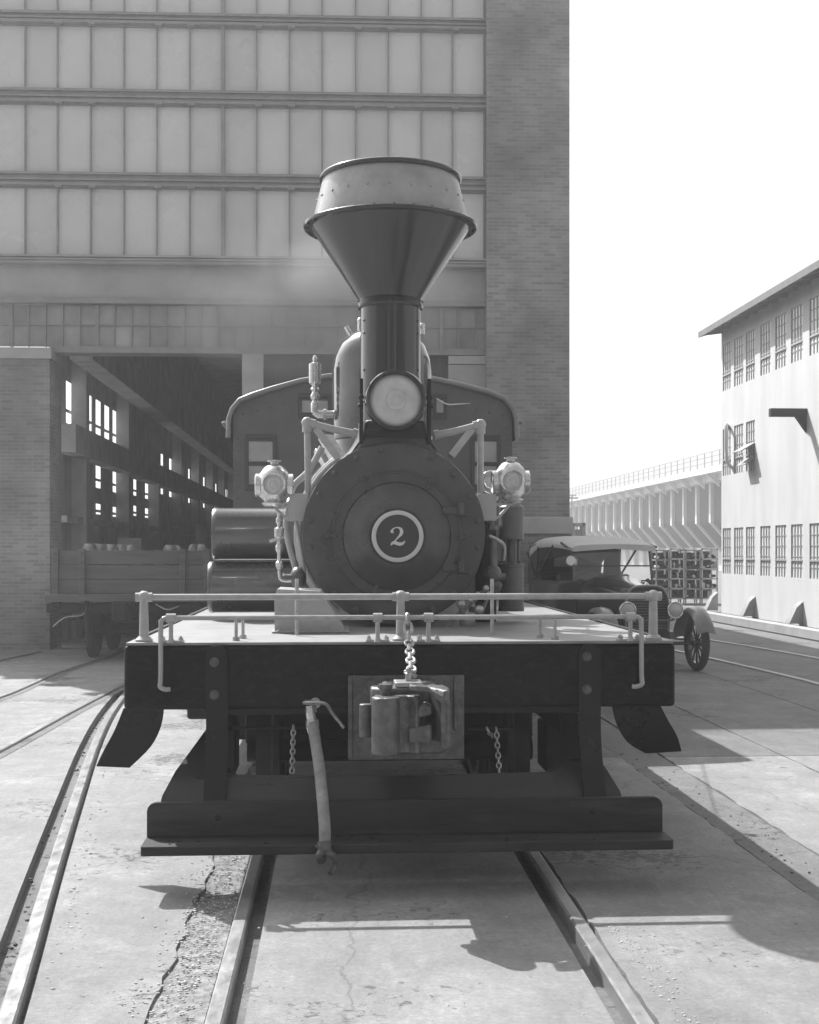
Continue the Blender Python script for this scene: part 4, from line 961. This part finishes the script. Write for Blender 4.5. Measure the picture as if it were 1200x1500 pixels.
b = MB().box(-.9, .9, 1.62, 1.98, .42, .70).box(-.28, .28, 1.55, 2.05, .70, .93)
b.build('truck_bolster', IRON, loco, bevel=.01)
b = MB()
for (x0, x1) in ((-1.38, -1.05),): b.box(x0, x1, 2.6, 5.5, .45, 1.1).cyl((x0 + .15, 2.5, .55), (x0 + .15, 6, .55), .05, n=12)
b.build('engine_block', IRON, loco, bevel=.02)

# ================================================================== TOURING CAR
tan = .165
CF = Frame(950, 17.6, math.atan(tan)); CPt = CF.P
car = thing('touring_car', CF.w(0, 0), CF.th, 'dark open touring car with pale canvas top parked beyond the bumper beam', 'car')
cz = lambda py, y: CPt(900, py, y).z
# body (local y: 0 front axle, + to the rear)
def hood_ring(y, w, zb, zt, n=12, tz=None):
    r = []; h = zt - zb
    for k in range(n + 1):
        t = math.pi * k / n; c, s_ = math.cos(t), math.sin(t)
        r.append((w * math.copysign(abs(c) ** .55, c), y, zb + h * (abs(s_) ** .6)))
    return r
b = MB().rings([hood_ring(.12, .30, .62, 1.12), hood_ring(.5, .34, .60, 1.16), hood_ring(1.1, .42, .58, 1.22), hood_ring(1.45, .58, .55, 1.28)])
hood = b.build('hood', CARB, car, ang=50)
b = MB()
out = []
for (y, w, zb, zt) in ((1.45, .58, .5, 1.24), (1.7, .66, .48, 1.20), (2.2, .70, .45, 1.18), (3.2, .72, .45, 1.20), (3.8, .68, .5, 1.22), (4.05, .55, .6, 1.15)):
    out.append([(-w, y, zb), (-w * 1.0, y, zt - .06), (-w + .06, y, zt), (-w + .10, y, zt - .02), (-w + .12, y, .75), (w - .12, y, .75), (w - .10, y, zt - .02), (w - .06, y, zt), (w, y, zt - .06), (w, y, zb)])
b.rings(out).build('body', CARB, car, ang=50)
b = MB()
rad = []
for k in range(17):
    t = math.pi * k / 16; rad.append((.31 * math.copysign(abs(math.cos(t)) ** .5, math.cos(t)), .06, .70 + .46 * (abs(math.sin(t)) ** .55)))
rad = [(.30, .06, .55)] + rad + [(-.30, .06, .55)]
MB().prism(rad, (0, .07, 0)).build('radiator', mat('radiator_core', .03, .6), car)
MB().tube([Vector(p) + Vector((0, -.005, 0)) for p in rad], .022, 8).build('radiator_shell', NICK if False else mat('dull_nickel', .25, .3, .6), car)
b = MB()
for k in range(14): b.box(-.27, .27, .048, .058, .58 + k * .038, .592 + k * .038)
b.build('radiator_fins', mat('dull_nickel2', .13, .4, .4), car)
MB().lathe([(.03, 1.16), (.04, 1.18), (.02, 1.21), (1e-3, 1.22)], (0, .09, 0), 'z', 16).build('filler_cap', NICK, car)
for s_ in (-1, 1):
    lx, lz_ = s_ * .335, .84
    o = MB().lathe([(1e-3, .17), (.06, .15), (.10, .06), (.112, -.02), (.118, -.02), (.118, -.05), (.10, -.055)], (lx, -.08, lz_), 'y', 32).build('headlamp', CARB, car)
    MB().torus((lx, -.13, lz_), .108, .012, n=32, m=8).build('rim', NICK, o)
    MB().lathe([(.105, -.05), (.07, -.068), (1e-3, -.075)], (lx, -.08, lz_), 'y', 28).build('lens', LENS, o)
MB().bar((-.34, -.02, .70), (.34, -.02, .70), .03, .03).bar((-.34, -.05, .70), (-.34, -.05, .75), .03, .03).bar((.34, -.05, .7), (.34, -.05, .75), .03, .03).build('lamp_bar', CARB, car)
FEND = mat('pale_fender', .17, .3, var=.2, coat=.5)  # front fenders painted paler than the rear pair
def fender(x, yc, rw):
    out = []
    for k in range(13):
        a_ = R(158 - k * 12.5)
        y = yc + math.cos(a_) * rw; z = .38 + math.sin(a_) * rw
        out.append([(x - .13, y, z - .03), (x - .10, y, z + .02), (x, y, z + .04), (x + .10, y, z + .02), (x + .13, y, z - .03), (x, y, z + .0)])
    return out
for s_ in (-1, 1):
    MB().rings(fender(s_ * .66, .02, .47)).build('fender', FEND if True else CARB, car, ang=60)
    MB().rings(fender(s_ * .70, 3.3, .47)).build('fender', CARB, car, ang=60)
    MB().box(s_ * .80 - .13, s_ * .80 + .10, .6, 2.8, .38, .41).build('running_board', CARB, car)
    for yk in (0, 3.3):
        xx = s_ * .69
        t_ = MB().torus((xx, yk, .38), .325, .055, 'x', 40, 12).build('wheel', TYRE, car)
        MB().lathe([(.27, -.02), (.28, -.03), (.28, .03), (.27, .02)], (xx, yk, .38), 'x', 36, closed=True).build('rim', CARB, t_)
        b = MB().cyl((xx - .06, yk, .38), (xx + .06, yk, .38), .05, n=16)
        for k in range(12): a_ = 2 * math.pi * k / 12; b.cyl((xx, yk, .38), (xx, yk + .27 * math.cos(a_), .38 + .27 * math.sin(a_)), .014, n=6)
        b.build('spokes', CARB, t_)
MB().cyl((-.7, 0, .38), (.7, 0, .38), .025, n=10).cyl((-.7, 3.3, .38), (.7, 3.3, .38), .05, n=10).bar((-.3, -.1, .5), (-.3, 3.9, .5), .06, .1).bar((.3, -.1, .5), (.3, 3.9, .5), .06, .1).build('chassis', CARB, car)
# windscreen
ws = 1.5
b = MB()
for s_ in (-1, 1): b.bar((s_ * .60, ws, 1.18), (s_ * .58, ws + .08, 1.70), .03, .03)
b.bar((-.59, ws + .035, 1.42), (.59, ws + .035, 1.42), .02, .02).bar((-.58, ws + .078, 1.68), (.58, ws + .078, 1.68), .025, .025).bar((-.6, ws + .005, 1.2), (.6, ws + .005, 1.2), .02, .02)
wf = b.build('windscreen_frame', CARB, car)
gm = bpy.data.materials.new('clear_glass'); gm.use_nodes = True; gn = gm.node_tree
pb = gn.nodes['Principled BSDF']; pb.inputs['Base Color'].default_value = g(.9); pb.inputs['Roughness'].default_value = .03; pb.inputs['Transmission Weight'].default_value = 1; pb.inputs['IOR'].default_value = 1.45
MB().prism([(-.58, ws + .002, 1.21), (.58, ws + .002, 1.21), (.57, ws + .076, 1.67), (-.57, ws + .076, 1.67)], (0, .006, 0)).build('windscreen_glass', gm, car)
# canvas top
out = []
for (y, w, z, d) in ((ws - .06, .64, 1.74, .06), (ws + .3, .67, 1.81, .09), (2.4, .70, 1.87, .12), (3.2, .70, 1.88, .14), (3.75, .68, 1.82, .2), (4.0, .62, 1.66, .2)):
    out.append([(w * math.cos(math.pi * k / 10), y, z - d + d * math.sin(math.pi * k / 10) ** .6) for k in range(11)] + [(-w + .02, y, z - d - .05), (0, y, z - d * .3 - .05), (w - .02, y, z - d - .05)])
MB().rings(out).build('canvas_top', CANV, car, ang=50)
DCAN = mat('dark_canvas_lining', .06, .9)
MB().prism([(-.63, 3.90, 1.72), (-.2, 3.90, 1.72), (-.2, 4.06, 1.14), (-.62, 4.06, 1.14)], (0, .02, 0)).prism([(.2, 3.90, 1.72), (.63, 3.90, 1.72), (.62, 4.06, 1.14), (.2, 4.06, 1.14)], (0, .02, 0)).prism([(-.199, 3.90, 1.72), (.199, 3.90, 1.72), (.199, 3.93, 1.6), (-.199, 3.93, 1.6)], (0, .02, 0)).prism([(-.199, 3.99, 1.38), (.199, 3.99, 1.38), (.199, 4.06, 1.14), (-.199, 4.06, 1.14)], (0, .02, 0)).build('rear_curtain', DCAN, car)
for s_ in (-1, 1): MB().prism([(s_ * .66, 3.1, 1.18), (s_ * .64, 4.0, 1.16), (s_ * .64, 3.88, 1.7), (s_ * .67, 3.3, 1.76)], (s_ * .01, 0, 0)).build('side_curtain', DCAN, car)
for s_ in (-1, 1):
    b = MB()
    for (a, c) in (((3.3, 1.2), (2.3, 1.74)), ((3.3, 1.2), (3.2, 1.74)), ((3.3, 1.2), (3.9, 1.62)), ((ws + .07, 1.7), (1.9, 1.76))): b.bar((s_ * .69, a[0], a[1]), (s_ * .68, c[0], c[1]), .02, .03)
    b.build('top_bow', CARB, car)
for (ya, yb) in ((2.0, 2.5), (3.2, 3.75)):
    MB().box(-.58, .58, ya, yb, .7, .95).box(-.58, .58, yb - .1, yb + .05, .951, 1.28).build('seat', mat('dark_leather', .03, .5), car, bevel=.05, seg=3)
MB().torus((-.32, 1.85, 1.15), .19, .012, 'y', 28, 8).cyl((-.32, 1.6, .95), (-.32, 1.86, 1.15), .014, n=8).build('steering_wheel', CARB, car)
c = P
MB().lathe([(1e-3, 0), (.07, 0), (.075, .02), (1e-3, .05)], (-.66, ws - .05, 1.5), 'y', 20).build('side_mirror', NICK, car)

# ================================================================== WHITE FACTORY BUILDING (right)
WX = 10.49; WF = Frame(492, 20, TH)              # frame along the track direction; local x is the offset
def on_wall(px): return WX * F / (px - 492) 
org = WF
def wy_of(px): return on_wall(px) - 20 * 1.0
# place a frame whose origin sits at the wall's far corner
Zc = on_wall(1057); wxw = (1057 - CX) / F * Zc
fac = thing('white_factory', (wxw, Zc, 0), TH, 'tall white stucco factory building with barred windows at the right', 'building')
def s_of(px):                                      # distance along the wall from the far corner towards the camera
    return (Zc - on_wall(px)) / math.cos(TH)
WH = 7.6; LEN = 16
def wz_(py, px): Z = on_wall(px); return CH + (HY - py) / F * Z
wins = [(1059, 1071), (1075.6, 1089), (1093, 1106), (1114, 1129), (1136, 1152), (1159, 1176), (1186, 1206), (1218, 1240), (1254, 1280)]
rows = [(1.02, 2.24), (3.66, 4.92), (5.95, 7.2)]
b = MB()
spans = [(-s_of(c), -s_of(a)) for a, c in wins]; spans = sorted(spans)       # local y (negative = nearer)
ys = [-LEN] + [v for sp in spans for v in sp] + [0]
T = .25
zc = 0
def wall(y0, y1, z0, z1): b.box(0, T, y0, y1, z0, z1)
prev = -.05
for (z0, z1) in rows:
    wall(-LEN, 0, prev, z0)
    y = -LEN
    for i, (a, c) in enumerate(spans):
        if z0 == 3.66 and i < len(spans) - 3: continue
        wall(y, a, z0, z1); y = c
    wall(y, 0, z0, z1); prev = z1
wall(-LEN, 0, prev, WH)
b.build('wall', STUCCO, fac)
MB().box(T + .001, 12, -.25, 0, -.05, WH).build('end_wall', STUCCO, fac)
MB().box(T + .001, 12, -LEN, -LEN + .25, -.05, WH).build('end_wall', STUCCO, fac)
MB().box(T + .3, T + .35, -LEN + .3, -.3, -.05, WH).build('interior_partition', DARKI, fac)
for ri, (z0, z1) in enumerate(rows):
    for i, (a, c) in enumerate(spans):
        if ri == 1 and i < len(spans) - 3: continue
        f = MB(); n = 4
        for k in range(n + 1): yk = a + (c - a) * k / n; f.box(.012, .05, max(a, yk - .017), min(c, yk + .017), z0, z1)
        for k in range(6): zk = z0 + (z1 - z0) * k / 5; f.box(.016, .046, a, c, max(z0, zk - .012), min(z1, zk + .012))
        zz = z0 + (z1 - z0) * .33; f.box(-.01, .05, a, c, zz - .02, zz + .02)
        w_ = f.build('window', mat('factory_sash', .33, .6), fac)
        MB().box(.03, .04, a, c, z0, z1).build('pane', mat('factory_glass', .7, .3, var=.2, scale=.8), w_)
# open sash, vent pipe
sp = spans[-3]; MB().prism([(.05, sp[0], 4.35), (.05, sp[1], 4.35), (-.35, sp[1], 4.12), (-.35, sp[0], 4.12)], (0, 0, .03)).prism([(.05, sp[0], 4.0), (.05, sp[1], 4.0), (-.25, sp[1], 3.78), (-.25, sp[0], 3.78)], (0, 0, .03)).build('open_sash', SASH, fac)
sp = spans[-1]; b = MB().tube(curve([(.1, sp[0] - .1, 3.8), (-.12, sp[0] - .1, 4.0), (-.16, sp[0] - .1, 4.8), (-.12, sp[0] + .05, 5.0), (0, sp[0] + .3, 4.95)]), .05, 12).build('vent_pipe', STUCCO, fac)
# roof
b = MB(); e = .5
b.prism([(-e, .5, WH - .10), (-e, .5, WH + .06), (6, .5, WH + 2.1), (6, .5, WH + 1.94)], (0, -LEN - .9, 0)); b.build('roof', ROOFM, fac)
for k in range(22): yk = -.1 - k * .72; MB().prism([(-e + .05, yk, WH - .13), (-e + .05, yk, WH - .09), (-.002, yk, WH + .05), (-.002, yk, WH - .07)], (0, -.07, 0)).build('rafter_tail', ROOFM, fac)
for pxv in (1048, 1103, 1173, 1235):
    yk = -s_of(pxv + 4); MB().prism([(-.001, yk, 0), (-.32, yk, 0), (-.15, yk, .36), (-.001, yk, .5)], (0, .3, 0)).build('buttress', SASH, fac)
# hoist arm
yk = -s_of(1181); zz = wz_(604, 1181); MB().box(-.82, 0, yk - .08, yk + .08, zz - .1, zz + .08).prism([(-.001, yk - .05, zz - .1), (-.001, yk - .05, zz - .45), (-.25, yk - .05, zz - .1)], (0, .1, 0)).build('hoist_arm', IRON, fac)

# ================================================================== ELEVATED VIADUCT
VX = 28.5
Zv = VX * F / (1051 - 492)
vd = thing('viaduct', ((1051 - CX) / F * Zv, Zv, 0), TH, 'long elevated concrete trestle with railing along its deck beyond the white factory', 'viaduct')
zd = CH + (HY - 684) / F * Zv
N = 40; SP = 3.93; y0 = -12
MB().box(-.6, 5, y0, N * SP, zd - .45, zd - .0).build('deck', CONC, vd)
MB().box(.3, 4.5, y0, N * SP, zd - .95, zd - .451).build('deck_beam', CONC, vd)
zm = CH + (HY - 762) / F * Zv; 
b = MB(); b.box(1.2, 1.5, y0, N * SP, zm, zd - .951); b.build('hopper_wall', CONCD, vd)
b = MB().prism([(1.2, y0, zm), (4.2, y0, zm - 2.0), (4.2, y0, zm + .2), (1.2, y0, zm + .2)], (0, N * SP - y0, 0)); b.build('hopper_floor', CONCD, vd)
g0 = None
for k in range(N):
    yk = 1.2 + (k - 2) * SP
    c = MB().box(.92, 1.19, yk - .24, yk + .24, zm - .1, zd - .951).prism([(.95, yk - .14, zm - .1), (1.19, yk - .14, zm - .1), (3.4, yk - .14, zm - 2.6), (3.15, yk - .14, zm - 2.6)], (0, .28, 0)).prism([(3.0, yk - .5, -.05), (3.8, yk - .5, -.05), (3.8, yk - .5, zm - 2.2), (3.0, yk - .5, zm - 2.2)], (0, 1.9, 0))
    c.build('column', CONC, vd)
    MB().prism([(.5, yk - .15, zd - .951), (.5, yk - .15, zd - 1.4), (-.5, yk - .15, zd - .46), (.0, yk - .15, zd - .46)], (0, .3, 0)).build('bracket', CONC, vd) if k < 26 else None
b = MB()
for k in range(int(N * SP / 1.96)):
    yk = y0 + k * 1.96; b.box(-.5, -.44, yk, yk + .06, zd, zd + 1.15)
for h_ in (.35, .75, 1.1): b.box(-.49, -.45, y0, N * SP, zd + h_, zd + h_ + .05)
b.build('railing', SASH, vd)
MB().box(4.3, 4.6, y0, N * SP, -.05, zd - .46).build('back_wall', CONC, vd)
# lone stub post left of the deck (switch stand)
# ================================================================== STORAGE RACKS
def rackpos(px, py): return G(px, py)
labs = ['open steel storage rack crammed with castings, nearest the white factory', 'dark storage rack between two pale-posted racks beyond the car', 'pale-posted storage rack in the middle of the row beyond the car', 'leftmost storage rack of the row, just right of the canvas car top']
cells = [((1018, 1052), 804, 0), ((985, 1016), 802, 1), ((963, 984), 803, 2), ((1052, 1075), 802, 3)]
order = [((1028, 1052), labs[0]), ((1004, 1027), labs[1]), ((982, 1003), labs[2]), ((961, 981), labs[3])]
PAL = mat('pale_rack_paint', .4, .7, var=.3, scale=4)
for i, ((a, c), lab) in enumerate(order):
    Zr = 41 - i * .0; x0, x1 = (a - CX) / F * Zr, (c - CX) / F * Zr
    rk = thing('storage_rack', ((x0 + x1) / 2, Zr, 0), 0, lab, 'rack', 'outdoor racks full of castings')
    w_ = (x1 - x0) / 2; H = CH + (HY - (803 + i % 2 * 2)) / F * Zr
    b = MB()
    for s_ in (-1, 1):
        for yy in (0, .8): b.box(s_ * w_ - .04 * (s_ > 0) , s_ * w_ + .04 * (s_ < 0), yy, yy + .05, -.05, H)
    b.build('rack_frame', PAL if i % 2 == 0 else SASH, rk)
    b = MB()
    for k in range(6): zz = .1 + k * (H - .15) / 5; b.box(-w_, w_, .0, .85, zz, zz + .04)
    b.build('shelf', PAL if i % 2 == 0 else SASH, rk)
    b = MB(); b2 = MB()
    for k in range(5):
        zz = .14 + k * (H - .15) / 5
        for j in range(6):
            xx = -w_ + .06 + j * (2 * w_ - .1) / 6; hh_ = rnd.uniform(.06, .24); q = b if rnd.random() < .72 else b2
            if rnd.random() < .5: q.box(xx, xx + rnd.uniform(.05, .09), .1, .6, zz, zz + hh_)
            else: q.cyl((xx + .03, .1, zz + .07), (xx + .03, .6, zz + .07), rnd.uniform(.03, .07), n=10)
    b.build('castings', IRON, rk); b2.build('castings', PAL, rk)
    MB().box(-w_ + .02, w_ - .02, .86, .88, .1, H - .1).build('rack_back', IRON, rk)
# far yard shed beside the shop corner
p = G(851, 848); sh = thing('yard_tower', (p.x, 60, 0), 0, 'small grey steel frame tower standing beside the brick pier', 'tower')
zz = CH + (HY - 766) / F * 60; sc2 = 60 / F
x0 = (837 - CX) * sc2 - p.x; x1 = (857 - CX) * sc2 - p.x
b = MB()
for xx in (x0, x1 - .12): b.box(xx, xx + .15, 0, .15, -.05, zz).box(xx, xx + .15, .9, 1.05, -.05, zz)
b.box(x0, x1 + .03, 0, 1.05, zz - .15, zz).box(x0 + .2, x1 - .15, .2, .8, 0, zz - .3)
b.build('tower_frame', SASH, sh)
p0 = thing('signal_mast', ((838 - CX) / F * 120, 120, 0), 0, 'thin mast with a small crossbar above the far end of the viaduct', 'mast')
zz = CH + (HY - 726) / F * 120; MB().box(-.06, .06, 0, .12, -.05, zz).build('mast_pole', SASH, p0); MB().box(-.5, .6, -.05, .0, zz - .3, zz - .15).box(-.25, .4, -.05, 0, zz - .02, zz + .08).build('crossbar', SASH, p0)

# ================================================================== ADDED BRICK BLOCKS (unseen behind the lens, put there for the enamel to mirror)
OB = brick('reflection_brick', .085, .11)
for (x0, x1, yf, h, lab) in ((-34, -6.5, -15, 13, 'long dark brick block added behind the camera for reflections'), (-1.5, 7.5, -20, 17, 'tall narrow dark brick block added behind the camera for reflections'), (15, 42, -17, 11, 'low wide dark brick block added behind the camera for reflections')):
    t_ = thing('reflection_block', ((x0 + x1) / 2, yf, 0), 0, lab, 'building'); hw = (x1 - x0) / 2
    MB().box(-hw, hw, -12, 0, -.05, h).build('wall', OB, t_); MB().box(-hw - .3, hw + .3, -12.3, .3, h + .002, h + .4).build('roof', DARKI, t_)
    n_ = int(2 * hw / 3.2)
    for i in range(n_):
        xc = -hw + (i + .5) * 2 * hw / n_
        for zz in range(1, int(h) - 3, 4):
            w_ = MB().box(xc - .9, xc + .9, .004, .05, zz, zz + 2.6).build('window', SASH, t_); MB().box(xc - .82, xc + .82, .051, .06, zz + .08, zz + 2.52).build('pane', GLASS, w_)
# ================================================================== HAZE AND DRIFTING STEAM
hm = bpy.data.materials.new('haze_air'); hm.use_nodes = True; t = hm.node_tree; t.nodes.clear()
pv = t.nodes.new('ShaderNodeVolumePrincipled'); pv.inputs['Color'].default_value = g(.95); pv.inputs['Density'].default_value = HAZE; pv.inputs['Anisotropy'].default_value = .35
mo = t.nodes.new('ShaderNodeOutputMaterial'); t.links.new(pv.outputs[0], mo.inputs['Volume'])
MB().box(-60, 90, -5, 330, -1.6, 15).build('haze', hm, kind='stuff')

sm_ = bpy.data.materials.new('drifting_steam'); sm_.use_nodes = True; t = sm_.node_tree; n = t.nodes; n.clear(); L = t.links
tc = n.new('ShaderNodeTexCoord'); k = n.new('ShaderNodeTexNoise'); k.inputs['Scale'].default_value = .9; k.inputs['Detail'].default_value = 3; L.new(tc.outputs['Object'], k.inputs['Vector'])
ln = n.new('ShaderNodeVectorMath'); ln.operation = 'LENGTH'; mpp = n.new('ShaderNodeMapping'); mpp.vector_type = 'POINT'; mpp.inputs['Scale'].default_value = (1/2.2, 1/1.2, 1/1.0); L.new(tc.outputs['Object'], mpp.inputs[0]); L.new(mpp.outputs[0], ln.inputs[0])
r1 = n.new('ShaderNodeMapRange'); r1.inputs['From Min'].default_value = 1; r1.inputs['From Max'].default_value = .2; r1.inputs['To Max'].default_value = 1; L.new(ln.outputs['Value'], r1.inputs[0])
r2 = n.new('ShaderNodeMapRange'); r2.inputs['From Min'].default_value = .42; r2.inputs['From Max'].default_value = .7; r2.inputs['To Max'].default_value = 1.8; L.new(k.outputs[0], r2.inputs[0])
mu = n.new('ShaderNodeMath'); mu.operation = 'MULTIPLY'; L.new(r1.outputs[0], mu.inputs[0]); L.new(r2.outputs[0], mu.inputs[1])
pv = n.new('ShaderNodeVolumePrincipled'); pv.inputs['Color'].default_value = g(.97); L.new(mu.outputs[0], pv.inputs['Density'])
mo = n.new('ShaderNodeOutputMaterial'); L.new(pv.outputs[0], mo.inputs['Volume'])
o = MB().ball((0, 0, 0), 1, 24, (2.2, 1.2, 1.0)).build('steam', sm_, kind='stuff'); o.location = ((440 - CX) / F * 16, 16, CH + (HY - 440) / F * 16)
